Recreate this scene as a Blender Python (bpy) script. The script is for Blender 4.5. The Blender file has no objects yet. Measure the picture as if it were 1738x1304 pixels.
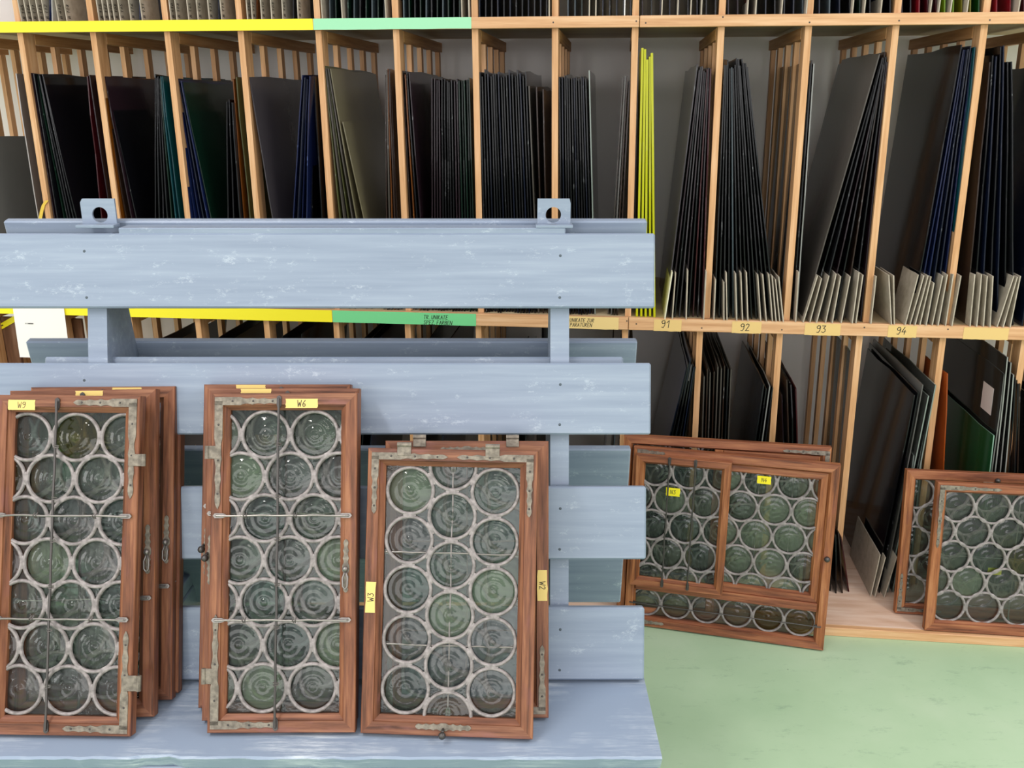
import bpy, math, random
from mathutils import Vector, Matrix
random.seed(7)
S = bpy.context.scene
C = S.collection
R = random.Random(11)

# ------------------------------------------------------------------ camera, world, lamps, exposure
FPX, CX, CY, H = 1586.0, 869.0, 652.0, 1.60
PITCH = math.radians(16.84)
cam_d = bpy.data.cameras.new('camera'); cam = bpy.data.objects.new('camera', cam_d); C.objects.link(cam)
cam_d.sensor_width = 36; cam_d.lens = 36*FPX/1738; cam_d.clip_start = 0.02
cam.location = (0, 0, H); cam.rotation_euler = (math.pi/2-PITCH, 0, 0)
S.camera = cam
w = bpy.data.worlds.new('room_light'); S.world = w; w.use_nodes = True
w.node_tree.nodes['Background'].inputs[0].default_value = (0.96, 0.97, 1.0, 1)
w.node_tree.nodes['Background'].inputs[1].default_value = 0.82
def lamp(name, loc, sx, sy, energy, col=(1, .97, .92), rot=(0, 0, 0)):
    d = bpy.data.lights.new(name, 'AREA'); d.shape = 'RECTANGLE'; d.size = sx; d.size_y = sy
    d.energy = energy; d.color = col
    o = bpy.data.objects.new(name, d); C.objects.link(o); o.location = loc; o.rotation_euler = rot
lamp('ceiling_lamp', (-1.35, 0.35, 3.0), 0.14, 1.5, 34)
lamp('ceiling_lamp', (2.3, 0.55, 3.0), 0.14, 1.5, 40)
lamp('ceiling_lamp', (0.4, -1.3, 3.0), 2.0, 0.5, 15)
lamp('added_fill_light', (-6.0, -1.4, 2.3), 3.0, 1.5, 60, (1, .98, .97), (math.radians(82), 0, math.radians(-58)))  # added soft light from the left, set clear of the glass reflections
lamp('added_fill_light', (-0.4, -4.4, 1.9), 6.5, 2.0, 105, (1, .985, .97), (math.radians(88), 0, 0))  # added frontal light to brighten the shelf interior, no known window
S.view_settings.view_transform = 'Standard'; S.view_settings.look = 'None'
S.view_settings.exposure = 0.28; S.view_settings.gamma = 1; S.view_settings.use_curve_mapping = False
S.cycles.use_denoising = True
S.cycles.max_bounces = 10; S.cycles.transparent_max_bounces = 24; S.cycles.transmission_bounces = 10
S.cycles.caustics_reflective = False; S.cycles.caustics_refractive = False
S.cycles.sample_clamp_indirect = 4

# ------------------------------------------------------------------ helpers
FWD = Vector((0, math.cos(PITCH), -math.sin(PITCH))); UP = Vector((0, math.sin(PITCH), math.cos(PITCH)))
CAM = Vector((0, 0, H))
def ray(px, py): return FWD + Vector((1, 0, 0))*((px-CX)/FPX) - UP*((py-CY)/FPX)
def on_z(px, py, z):
    r = ray(px, py); return CAM + r*((z-H)/r.z)
def on_plane(px, py, p0, n):
    r = ray(px, py); return CAM + r*((p0-CAM).dot(n)/r.dot(n))
def proj(p):
    v = p-CAM; d = v.dot(FWD); return CX+FPX*v.x/d, CY-FPX*v.dot(UP)/d
def lin(c):
    h = c.lstrip('#'); out = []
    for i in (0, 2, 4):
        v = int(h[i:i+2], 16)/255; out.append(v/12.92 if v <= .04045 else ((v+.055)/1.055)**2.4)
    return (*out, 1)
def link(name, me, mat=None, parent=None, smooth=False):
    o = bpy.data.objects.new(name, me); C.objects.link(o)
    if mat is not None:
        for m in (mat if isinstance(mat, (list, tuple)) else [mat]): me.materials.append(m)
    if parent is not None: o.parent = parent
    if smooth:
        for p in me.polygons: p.use_smooth = True
    return o
def mesh(name, v, f, mats=None):
    me = bpy.data.meshes.new(name); me.from_pydata([tuple(x) for x in v], [], f)
    if mats: me.polygons.foreach_set('material_index', mats)
    me.update(); return me
def tag(o, label=None, cat=None, group=None, kind=None):
    for k, v in (('label', label), ('category', cat), ('group', group), ('kind', kind)):
        if v: o[k] = v
    return o
def empty(name, mat4, label=None, cat=None, group=None):
    o = bpy.data.objects.new(name, None); C.objects.link(o); o.matrix_world = mat4; o.empty_display_size = .05
    return tag(o, label, cat, group)
class MB:
    def __init__(s): s.v = []; s.f = []
    def add(s, v, f):
        n = len(s.v); s.v += [Vector(x) for x in v]; s.f += [tuple(i+n for i in q) for q in f]; return s
    def box(s, a, b, bev=0.0):
        x0, y0, z0 = a; x1, y1, z1 = b
        if bev <= 0:
            v = [(x, y, z) for x in (x0, x1) for y in (y0, y1) for z in (z0, z1)]
            return s.add(v, [(0, 1, 3, 2), (4, 6, 7, 5), (0, 4, 5, 1), (2, 3, 7, 6), (0, 2, 6, 4), (1, 5, 7, 3)])
        v = []; idx = {}
        for i, x in enumerate((x0, x1)):
            for j, y in enumerate((y0, y1)):
                for k, z in enumerate((z0, z1)):
                    sx, sy, sz = (1, -1)[i], (1, -1)[j], (1, -1)[k]
                    idx[i, j, k] = len(v)
                    v += [(x, y+sy*bev, z+sz*bev), (x+sx*bev, y, z+sz*bev), (x+sx*bev, y+sy*bev, z)]
        f = []
        q = lambda a, n: idx[a]+n
        for i in (0, 1):
            a = [q((i, 0, 0), 0), q((i, 1, 0), 0), q((i, 1, 1), 0), q((i, 0, 1), 0)]; f.append(a if i else a[::-1])
            a = [q((0, i, 0), 1), q((0, i, 1), 1), q((1, i, 1), 1), q((1, i, 0), 1)]; f.append(a if i else a[::-1])
            a = [q((0, 0, i), 2), q((1, 0, i), 2), q((1, 1, i), 2), q((0, 1, i), 2)]; f.append(a if i else a[::-1])
            for j in (0, 1):
                flip = (i+j) % 2
                a = [q((i, j, 0), 0), q((i, j, 0), 1), q((i, j, 1), 1), q((i, j, 1), 0)]; f.append(a if flip else a[::-1])
                a = [q((i, 0, j), 0), q((i, 1, j), 0), q((i, 1, j), 2), q((i, 0, j), 2)]; f.append(a if flip else a[::-1])
                a = [q((0, i, j), 1), q((0, i, j), 2), q((1, i, j), 2), q((1, i, j), 1)]; f.append(a if flip else a[::-1])
                for k in (0, 1):
                    a = [q((i, j, k), 0), q((i, j, k), 1), q((i, j, k), 2)]; f.append(a if (i+j+k) % 2 == 0 else a[::-1])
        return s.add(v, f)
    def tube(s, pts, r, n=8, cap=True):
        pts = [Vector(p) for p in pts]; rr = r if isinstance(r, (list, tuple)) else [r]*len(pts); v = []; f = []
        for i, p in enumerate(pts):
            d = (pts[min(i+1, len(pts)-1)]-pts[max(i-1, 0)]).normalized()
            a = d.cross(Vector((0, 0, 1)) if abs(d.z) < .9 else Vector((1, 0, 0))).normalized(); b = d.cross(a)
            v += [p+(a*math.cos(t)+b*math.sin(t))*rr[i] for t in (2*math.pi*k/n for k in range(n))]
        for i in range(len(pts)-1):
            f += [(i*n+k, i*n+(k+1) % n, (i+1)*n+(k+1) % n, (i+1)*n+k) for k in range(n)]
        if cap: f += [tuple(range(n))[::-1], tuple((len(pts)-1)*n+k for k in range(n))]
        return s.add(v, f)
    def prism(s, poly, z0, z1):          # poly in x,y extruded z0..z1 (counter-clockwise)
        n = len(poly); v = [(x, y, z0) for x, y in poly]+[(x, y, z1) for x, y in poly]
        return s.add(v, [tuple(range(n))[::-1], tuple(range(n, 2*n))]+[(i, (i+1) % n, n+(i+1) % n, n+i) for i in range(n)])
    def dome(s, c, r, h, n=8):
        v = [(c[0]+r*math.cos(2*math.pi*k/n), c[1]+r*math.sin(2*math.pi*k/n), c[2]) for k in range(n)]
        v += [(c[0]+.6*r*math.cos(2*math.pi*k/n), c[1]+.6*r*math.sin(2*math.pi*k/n), c[2]+h*.8) for k in range(n)]+[(c[0], c[1], c[2]+h)]
        return s.add(v, [(k, (k+1) % n, n+(k+1) % n, n+k) for k in range(n)]+[(n+k, n+(k+1) % n, 2*n) for k in range(n)])
    def ball(s, c, r, n=10, m=6):
        v = []; c = Vector(c)
        for i in range(m+1):
            t = math.pi*i/m
            v += [c+Vector((r*math.sin(t)*math.cos(2*math.pi*k/n), r*math.sin(t)*math.sin(2*math.pi*k/n), r*math.cos(t))) for k in range(n)]
        return s.add(v, [(i*n+k, (i+1)*n+k, (i+1)*n+(k+1) % n, i*n+(k+1) % n) for i in range(m) for k in range(n)])
    def build(s, name, mat, parent=None, xf=None, smooth=False):
        v = [xf @ x for x in s.v] if xf is not None else s.v
        return link(name, mesh(name, v, s.f), mat, parent, smooth)

# ------------------------------------------------------------------ materials
def newmat(name):
    m = bpy.data.materials.new(name); m.use_nodes = True; nt = m.node_tree
    return m, nt, nt.nodes['Principled BSDF'], nt.nodes, nt.links
def ramp(N, L, src, stops):
    r = N.new('ShaderNodeValToRGB'); e = r.color_ramp.elements
    e[0].position, e[0].color = stops[0]; e[1].position, e[1].color = stops[-1]
    for p, c in stops[1:-1]:
        x = e.new(p); x.color = c
    L.new(src, r.inputs[0]); return r.outputs[0]
def noise(N, L, scale, detail=4, stretch=None, coord='Object', rough=.55, offset=False):
    tc = N.new('ShaderNodeTexCoord'); n = N.new('ShaderNodeTexNoise')
    n.inputs['Scale'].default_value = scale; n.inputs['Detail'].default_value = detail; n.inputs['Roughness'].default_value = rough
    out = tc.outputs[coord]
    if stretch:
        mp = N.new('ShaderNodeMapping'); mp.inputs['Scale'].default_value = stretch; L.new(out, mp.inputs[0]); out = mp.outputs[0]
        if offset:
            oi = N.new('ShaderNodeObjectInfo'); mu = N.new('ShaderNodeMath'); mu.operation = 'MULTIPLY'; mu.inputs[1].default_value = 37.0
            L.new(oi.outputs['Random'], mu.inputs[0]); cb = N.new('ShaderNodeCombineXYZ')
            for i in range(3): L.new(mu.outputs[0], cb.inputs[i])
            L.new(cb.outputs[0], mp.inputs['Location'])
    L.new(out, n.inputs['Vector']); return n.outputs[0]
def bump(N, L, B, src, strength=.2, dist=.002):
    b = N.new('ShaderNodeBump'); b.inputs['Strength'].default_value = strength; b.inputs['Distance'].default_value = dist
    L.new(src, b.inputs['Height']); L.new(b.outputs[0], B.inputs['Normal'])
def mix(N, L, fac, a, b, mode='MIX'):
    m = N.new('ShaderNodeMix'); m.data_type = 'RGBA'; m.blend_type = mode
    if isinstance(fac, (int, float)): m.inputs[0].default_value = fac
    else: L.new(fac, m.inputs[0])
    for i, x in ((6, a), (7, b)):
        if isinstance(x, tuple): m.inputs[i].default_value = x
        else: L.new(x, m.inputs[i])
    return m.outputs[2]
def plain(name, col, rough=.5, metal=0, bscale=0, bstr=.2, spec=.5):
    m, nt, B, N, L = newmat(name); B.inputs['Base Color'].default_value = lin(col) if isinstance(col, str) else col
    B.inputs['Roughness'].default_value = rough; B.inputs['Metallic'].default_value = metal; B.inputs['Specular IOR Level'].default_value = spec
    if bscale: bump(N, L, B, noise(N, L, bscale), bstr)
    return m
def wood(name, dark, mid, light, stretch, rough=.55, spot=None, offset=True, b=.15):
    m, nt, B, N, L = newmat(name)
    n1 = noise(N, L, 1.0, 6, stretch, offset=offset, rough=.62)
    c = ramp(N, L, n1, [(.32, lin(dark)), (.5, lin(mid)), (.68, lin(light))])
    if spot:
        n2 = noise(N, L, 1.0, 5, tuple(x*.35+9 for x in stretch), offset=offset)
        c = mix(N, L, ramp(N, L, n2, [(.56, (0, 0, 0, 1)), (.76, (.75, .75, .75, 1))]), c, lin(spot))
    L.new(c, B.inputs['Base Color']); B.inputs['Roughness'].default_value = rough; B.inputs['Specular IOR Level'].default_value = .35
    bump(N, L, B, n1, b, .001); return m
pine_v = wood('pine_upright', '#BA8759', '#CF9E70', '#DDB288', (70, 70, 3.5))
pine_h = wood('pine_rail', '#BC8A5F', '#D3A377', '#E2B88F', (3.0, 60, 70))
pine_d = wood('pine_depth', '#A87648', '#C28E5B', '#D2A373', (70, 3, 70))
ply = wood('plywood', '#B09A76', '#C3AD88', '#CFBB98', (3, 8, 20), b=.05)
base_ply = wood('dusty_plywood', '#CFA98F', '#DDBCA5', '#E6CCB9', (5, 40, 30), rough=.8, b=.08)
oak_v = wood('window_oak_upright', '#4A2A1A', '#7A4A32', '#9A6646', (90, 5, 90), rough=.48, spot='#7A4A44')
oak_h = wood('window_oak_cross', '#4A2B1E', '#784B36', '#96664B', (5, 90, 90), rough=.48, spot='#8A5A54')
oakn_v = wood('honey_oak_upright', '#5E3420', '#985C36', '#B67C52', (80, 5, 80), rough=.5, spot='#80483A')
oakn_h = wood('honey_oak_cross', '#5A3222', '#8F563A', '#AE744F', (5, 80, 80), rough=.5, spot='#86503F')
def blue_paint():
    m, nt, B, N, L = newmat('worn_blue_paint')
    g = noise(N, L, 1.0, 5, (3, 60, 60), offset=True)
    c = ramp(N, L, g, [(.3, lin('#7C889B')), (.55, lin('#8692A4')), (.75, lin('#919CAC'))])
    n2 = noise(N, L, 1.0, 8, (16, 30, 30), offset=True, rough=.85)
    c = mix(N, L, ramp(N, L, n2, [(.57, (0, 0, 0, 1)), (.72, (.7, .7, .7, 1))]), c, lin('#C6CED6'))
    L.new(c, B.inputs['Base Color']); B.inputs['Roughness'].default_value = .42; bump(N, L, B, g, .12, .0008)
    return m
blue = blue_paint()
def blue_ledge():
    m, nt, B, N, L = newmat('scuffed_blue_ledge')
    g = noise(N, L, 1.0, 7, (5, 70, 60), rough=.8)
    c = ramp(N, L, g, [(.35, lin('#76859B')), (.48, lin('#93A0B2')), (.58, lin('#BCC5CF')), (.7, lin('#DADEE2'))])
    n2 = noise(N, L, 5, 4)
    c = mix(N, L, ramp(N, L, n2, [(.45, (0, 0, 0, 1)), (.65, (1, 1, 1, 1))]), lin('#8A98AC'), c)
    L.new(c, B.inputs['Base Color']); B.inputs['Roughness'].default_value = .5; bump(N, L, B, g, .3, .0015); return m
ledge_m = blue_ledge()
def floor_mat():
    m, nt, B, N, L = newmat('green_floor_paint')
    a = noise(N, L, 2.2, 6); c = ramp(N, L, a, [(.3, lin('#A2BF9A')), (.55, lin('#AFC9A6')), (.75, lin('#BACFB0'))])
    s = noise(N, L, 1.0, 8, (9, 22, 10), rough=.8)
    c = mix(N, L, ramp(N, L, s, [(.56, (0, 0, 0, 1)), (.74, (.8, .8, .8, 1))]), c, lin('#7E9A80'))
    s2 = noise(N, L, 30, 3)
    c = mix(N, L, ramp(N, L, s2, [(.74, (0, 0, 0, 1)), (.78, (.7, .7, .7, 1))]), c, lin('#5F6F5C'))
    L.new(c, B.inputs['Base Color']); B.inputs['Roughness'].default_value = .45; bump(N, L, B, s, .06); return m
wall_m = plain('plaster', '#F2EEEB', .85, bscale=35, bstr=.15)
black_iron = plain('wrought_iron', '#54504E', .4, .7, 60, .3)
bright_iron = plain('tinned_iron', '#8C8682', .4, .75, 60, .3)
def rusty(name, a, b):
    m, nt, B, N, L = newmat(name); n = noise(N, L, 90, 6)
    L.new(ramp(N, L, n, [(.35, lin(a)), (.65, lin(b))]), B.inputs['Base Color']); B.inputs['Roughness'].default_value = .55
    B.inputs['Metallic'].default_value = .35; bump(N, L, B, n, .4, .001); return m
tinned = rusty('tinned_fitting', '#686056', '#908678')
lead = rusty('lead_came', '#7A7371', '#A19896'); lead.node_tree.nodes['Principled BSDF'].inputs['Metallic'].default_value = .25
def tapem(name, c): return plain(name, c, .5, bscale=25, bstr=.1)
yellow_tape = tapem('yellow_tape', '#F6E51C'); green_tape = tapem('green_tape', '#74CF8C'); cream_tape = tapem('masking_tape', '#E0C270'); number_m = tapem('number_tape', '#DDBA76')
pale_tape = tapem('pale_masking_tape', '#E3C483'); neon_tape = tapem('neon_tape', '#F0E010'); green_strip = tapem('faded_green_tape', '#9AD9AC')
ink = plain('ink', '#22211C', .7); pencil = plain('pencil', '#6E6240', .7); paper = plain('paper', '#F3EBE6', .8)
card = wood('grey_board', '#A59A89', '#B3A897', '#BDB2A2', (40, 40, 40), rough=.9, b=.1)
pale_card = plain('pale_board', '#E2DDC4', .8)

def sheet_mat(name, col, rough=.12, bs=0, bstr=.15, var=.0):
    m, nt, B, N, L = newmat(name); B.inputs['Base Color'].default_value = lin(col); B.inputs['Roughness'].default_value = rough
    B.inputs['IOR'].default_value = 1.5
    if var:
        n = noise(N, L, 6, 5); L.new(mix(N, L, n, tuple(x*(1-var) for x in lin(col)[:3])+(1,), tuple(min(1, x*(1+var)) for x in lin(col)[:3])+(1,)), B.inputs['Base Color'])
    if bs: bump(N, L, B, noise(N, L, bs, 3), bstr, .003)
    return m
def edge_mat(name, dark, glint, pos=.62):
    m, nt, B, N, L = newmat(name); n = noise(N, L, 1, 5, (45, 45, 16), rough=.75, offset=True); dk = tuple(x*.55 for x in lin(dark)[:3])+(1,); B.inputs['Specular IOR Level'].default_value = .25
    L.new(ramp(N, L, n, [(pos-.16, dk), (pos-.04, dk), (pos+.14, tuple(x*.8 for x in lin(glint)[:3])+(1,))]), B.inputs['Base Color'])  # bright glints of the glass edge are painted into its colour by noise
    B.inputs['Roughness'].default_value = .22; bump(N, L, B, n, .5, .002); return m
def clear_mat(name, tint, gloss=.12, body=.12, bodycol='#8A8C88', bs=0):
    m, nt, B, N, L = newmat(name); N.remove(B); out = N['Material Output']
    t = N.new('ShaderNodeBsdfTransparent'); t.inputs[0].default_value = lin(tint)
    d = N.new('ShaderNodeBsdfDiffuse'); d.inputs[0].default_value = lin(bodycol)
    g = N.new('ShaderNodeBsdfGlossy'); g.inputs['Roughness'].default_value = .06
    fr = N.new('ShaderNodeFresnel'); fr.inputs[0].default_value = 1.5
    a = N.new('ShaderNodeMixShader'); a.inputs[0].default_value = body; L.new(t.outputs[0], a.inputs[1]); L.new(d.outputs[0], a.inputs[2])
    b = N.new('ShaderNodeMixShader'); L.new(fr.outputs[0], b.inputs[0]); L.new(a.outputs[0], b.inputs[1]); L.new(g.outputs[0], b.inputs[2])
    if bs:
        bp = N.new('ShaderNodeBump'); bp.inputs['Strength'].default_value = .3; bp.inputs['Distance'].default_value = .002
        L.new(noise(N, L, bs, 3), bp.inputs['Height']); L.new(bp.outputs[0], g.inputs['Normal']); L.new(bp.outputs[0], fr.inputs['Normal'])
    L.new(b.outputs[0], out.inputs[0]); return m
SM = {}
for k, c, r, bs in (('black', '#101014', .1, 9), ('charcoal', '#1E1F22', .18, 12), ('purple', '#2A1A22', .14, 10), ('red', '#4A1018', .15, 10),
                    ('green', '#0E2A1E', .14, 10), ('teal', '#0F4A52', .15, 10), ('blue', '#182450', .15, 10), ('navy', '#141B30', .14, 9),
                    ('amber', '#7A4310', .18, 12), ('brown', '#3A2A22', .2, 14), ('olive', '#5F5F38', .25, 18), ('taupe', '#5E5750', .22, 16),
                    ('beige', '#837A5E', .22, 26), ('mauve', '#4E484C', .2, 22), ('grey', '#74726E', .25, 20), ('neon', '#E6E606', .3, 0), ('orange', '#B4551E', .35, 0),
                    ('lime', '#8CB414', .2, 0), ('mustard', '#8C8420', .25, 0), ('crimson', '#8C1420', .25, 0), ('forest', '#14501E', .2, 0), ('slate', '#56636A', .2, 10), ('white', '#DCD8D2', .6, 0)):
    SM[k] = (sheet_mat(k+'_glass', c, r, bs, .12, .12),
             edge_mat(k+'_glass_edge', c, {'blue': '#7F95D0', 'teal': '#5FB5B8', 'neon': '#F5FF70', 'amber': '#D9A040', 'green': '#7FA08C', 'red': '#B06468', 'crimson': '#D05860'}.get(k, '#A9ABAD'),
                      .66 if k not in ('neon', 'white', 'orange') else .8))
SM['clear'] = (clear_mat('clear_glass', '#D6DCD6', body=.3, bodycol='#8E908A'), plain('clear_glass_edge', '#7C867E', .25))
SM['smoke'] = (clear_mat('smoked_glass', '#8C8884', body=.25, bodycol='#6E6A68'), plain('smoked_glass_edge', '#7C7C78', .25))
SM['seedy'] = (clear_mat('seedy_glass', '#C8C0BC', body=.5, bodycol='#A39B97', bs=60), plain('seedy_edge', '#9C9592', .3, bscale=60))
SM['deepgreen'] = (clear_mat('deep_green_glass', '#1E5A30', body=.5, bodycol='#2C7A42'), plain('deep_green_edge', '#7FA08C', .25))
SM['dim'] = (clear_mat('dim_glass', '#45433A', body=.3, bodycol='#4A4C48'), plain('dim_edge', '#8A8C86', .25))

# ------------------------------------------------------------------ setting
m = MB(); m.add([(-7, -6, 0), (7, -6, 0), (7, 5.2, 0), (-7, 5.2, 0)], [(0, 1, 2, 3)])
m.box((-7, -6, -.1), (7, 5.2, -.002)); tag(m.build('floor', floor_mat()), kind='structure')

# shelf frame of reference: u along the front, d into the depth, z up
EU = Vector((.9935, -.1138, 0)).normalized(); ED = Vector((.1138, .9935, 0)).normalized(); EZ = Vector((0, 0, 1))
O = on_z(1422, 985, .03); O.z = 0
SF = Matrix(((EU.x, ED.x, 0, O.x), (EU.y, ED.y, 0, O.y), (0, 0, 1, 0), (0, 0, 0, 1)))
SFI = SF.inverted()
def UZ(px, py, d=0.0):                   # where the sight line of that point meets the shelf plane at depth d
    p = SFI @ on_plane(px, py, O+ED*d, ED); return p.x, p.z
D_WALL = .74
wb = MB(); wb.box((-4.6, D_WALL, 0), (2.6, D_WALL+.12, 3.2)); tag(wb.build('wall_back', wall_m, xf=SF), kind='structure')
Z_BASE = .028
Z_MID0, Z_MID1 = UZ(1000, 556)[1], UZ(1000, 535.5)[1]
Z_TOP0, Z_TOP1 = UZ(900, 48.5)[1], UZ(900, 29)[1]
UL, UR = UZ(-330, 300)[0], UZ(2080, 300)[0]
UJ = UZ(1085, 45)[0]
rack = empty('glass_storage_rack', SF, 'tall pine rack with slatted upright dividers filled with sheets of coloured glass', 'rack')
def rp(name, a, b, mat, bev=.0015, label=None):
    o = MB().box(a, b, bev).build(name, mat, rack)
    if label: o['label'] = label
    return o
rp('base_board', (UL, -.29, 0), (UR, D_WALL-.01, Z_BASE), base_ply, .002)
rp('edge_strip', (UL, -.312, .0), (UR, -.2905, Z_BASE+.001), pine_h)
for z0, z1 in ((Z_MID0, Z_MID1), (Z_TOP0, Z_TOP1)):
    for a, b in ((UL, UJ-.001), (UJ+.001, UR)):
        rp('rail', (a, -.02, z0), (b, 0, z1), pine_h)
    rp('shelf_board', (UL, .0005, z1-.016), (UR, D_WALL-.01, z1-.001), ply)
# dividers
VPX, VPY = 932.0, 5893.0
def xline(x0, y0, y): return VPX+(x0-VPX)*(VPY-y)/(VPY-y0)
UPPER = [-222, -92, 33, 157, 283, 408, 540, 672, 806, 942, 1078, 1224, 1372, 1520, 1670, 1822]
LOWER = [-20, 102, 222, 337, 453, 571, 692, 812, 936, 1061, 1188, 1324, 1460, 1602, 1742, 1880]
def divider(ub, zb, ut, zt, slat_top):
    hw = .0095
    def bar(name, d0, d1, mat, hw=hw, top=zt):
        v = []
        for z, u in ((zb, ub), (top, ub+(ut-ub)*(top-zb)/(zt-zb))):
            v += [(u-hw, d0, z), (u+hw, d0, z), (u+hw, d1, z), (u-hw, d1, z)]
        MB().add(v, [(3, 2, 1, 0), (4, 5, 6, 7), (0, 1, 5, 4), (1, 2, 6, 5), (2, 3, 7, 6), (3, 0, 4, 7)]).build(name, mat, rack)
    bar('upright', .0008, .06, pine_v)
    for d in (.17, .33, .49, .65): bar('slat', d, d+.03, pine_v, .0078, slat_top)
    MB().box((ut-.011, .0615, zt-.034), (ut+.011, .70, zt-.0005), .001).build('runner', pine_d, rack)
for i, x in enumerate(UPPER):
    u0, _ = UZ(xline(x, 54, 535), 535); u1, _ = UZ(x, 54)
    divider(u0, Z_MID1, u1, Z_TOP0+.001, Z_TOP0-.034)
    u2, _ = UZ(xline(x, 54, 10), 10)
    du = (u1-u0)/(Z_TOP0-Z_MID1)
    v = []
    for z, u in ((Z_TOP1, u1+du*.04), (Z_TOP1+.72, u1+du*.74)):
        v += [(u-.0095, .001, z), (u+.0095, .001, z), (u+.0095, .06, z), (u-.0095, .06, z)]
    MB().add(v, [(3, 2, 1, 0), (4, 5, 6, 7), (0, 1, 5, 4), (1, 2, 6, 5), (2, 3, 7, 6), (3, 0, 4, 7)]).build('upright', pine_v, rack)
for i, x in enumerate(LOWER):
    u1, _ = UZ(x, 565); u0, _ = UZ(xline(x, 565, 985), 985)
    divider(u0, Z_BASE, u1, Z_MID0+.001, Z_MID0-.034)
rp('rail', (UL, -.02, Z_TOP1+.72), (UR, 0, Z_TOP1+.76), pine_h); rp('shelf_board', (UL, .0005, Z_TOP1+.735), (UR, D_WALL-.01, Z_TOP1+.75), ply)
scr = MB()
for x, y in ((939, 38), (1080, 36), (1096, 39), (1227, 29), (1374, 38), (1526, 35), (1680, 34), (1064, 545), (1080, 550), (1191, 557), (1327, 560), (1467, 556), (1609, 559)):
    u, z = UZ(x, y, -.02); r = .0026
    scr.add([(u+r*math.cos(k*math.pi/4), -.0203, z+r*math.sin(k*math.pi/4)) for k in range(8)], [tuple(range(8))])
scr.build('screw_heads', plain('screw', '#4A3A30', .5), rack)['kind'] = 'stuff'
# tapes on the rails
def strip(name, x0, x1, row, mat, label, full=True, frac=(0, 1)):
    z0, z1 = ((Z_TOP0, Z_TOP1), (Z_MID0, Z_MID1))[row]; yy = (42, 545)[row]
    u0, u1 = UZ(x0, yy, -.02)[0], UZ(x1, yy, -.02)[0]
    h = z1-z0; a, b = z0+h*frac[0], z0+h*frac[1]
    n = 10; v = []; f = []
    for i in range(n+1):
        u = u0+(u1-u0)*i/n; j = R.uniform(-.0006, .0006) if 0 < i < n else 0
        v += [(u, -.0204, a+j), (u, -.0209, a+j), (u, -.0209, b), (u, -.0204, b)]
    for i in range(n):
        k = i*4; f += [(k+1, k+5, k+6, k+2), (k+2, k+6, k+7, k+3), (k, k+4, k+5, k+1)]
    f += [(0, 1, 2, 3), (n*4+3, n*4+2, n*4+1, n*4)]
    o = link(name, mesh(name, v, f), mat, rack); o['label'] = label
    return o
GL = {'W': [[(0, 1), (.14, 0), (.3, .65), (.46, 0), (.6, 1)]], 'N': [[(0, 0), (.02, 1), (.48, 0), (.5, 1)]],
      '9': [[(.5, .78), (.42, .96), (.18, .97), (.04, .78), (.15, .56), (.38, .58), (.5, .78), (.47, .35), (.3, 0), (.08, .04)]],
      '6': [[(.45, 1), (.18, .66), (.05, .3), (.15, .03), (.4, .03), (.5, .24), (.38, .45), (.1, .38)]],
      '3': [[(.05, .96), (.5, .96), (.25, .6), (.48, .48), (.5, .2), (.28, 0), (.03, .12)]],
      '2': [[(.05, .8), (.2, .98), (.42, .95), (.45, .7), (.05, .02), (.5, .04)]], '4': [[(.34, 1), (.03, .36), (.55, .38)], [(.42, .62), (.36, 0)]],
      '1': [[(.05, .68), (.35, 1), (.3, 0)]], 'T': [[(0, 1), (.5, 1)], [(.25, 1), (.22, 0)]], 'R': [[(.02, 0), (.05, 1), (.4, .95), (.42, .65), (.06, .5), (.48, 0)]],
      'U': [[(.03, 1), (.03, .2), (.2, 0), (.4, .1), (.48, 1)]], 'I': [[(.1, 1), (.1, 0)]], 'K': [[(.03, 1), (.03, 0)], [(.45, 1), (.05, .5), (.48, 0)]],
      'A': [[(0, 0), (.25, 1), (.48, 0)], [(.1, .4), (.4, .4)]], 'E': [[(.45, 1), (.03, 1), (.03, 0), (.45, 0)], [(.03, .5), (.38, .5)]],
      'S': [[(.45, .92), (.2, 1), (.05, .75), (.42, .35), (.3, .02), (.02, .1)]], 'P': [[(.02, 0), (.05, 1), (.4, .95), (.42, .62), (.06, .5)]],
      'Z': [[(.03, 1), (.48, 1), (.03, 0), (.48, 0)]], 'F': [[(.45, 1), (.04, 1), (.02, 0)], [(.03, .5), (.35, .5)]],
      'B': [[(.03, 0), (.04, 1), (.38, .95), (.4, .62), (.05, .53), (.45, .4), (.42, .04), (.03, 0)]], '.': [[(.05, .06), (.1, 0)]],
      '7': [[(.03, .95), (.5, .97), (.2, 0)]], '0': [[(.25, 1), (.04, .6), (.1, .08), (.35, .03), (.48, .5), (.25, 1)]], '5': [[(.45, 1), (.1, 1), (.06, .55), (.4, .55), (.42, .1), (.05, .02)]],
      '8': [[(.25, .52), (.06, .78), (.25, 1), (.44, .78), (.06, .22), (.25, 0), (.46, .22), (.25, .52)]], 'O': [[(.25, 1), (.04, .6), (.1, .08), (.35, .03), (.48, .5), (.25, 1)]],
      'v': [[(0, .5), (.12, 0), (.3, .5)]], 'n': [[(0, 0), (.05, .5), (.25, .45), (.3, 0)]], 'e': [[(0, .25), (.3, .3), (.2, .5), (.02, .3), (.15, 0), (.3, .1)]], ' ': []}
ADV = {'I': .3, '.': .25, ' ': .4, 'W': .78, 'v': .36, 'n': .38, 'e': .38}
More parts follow.
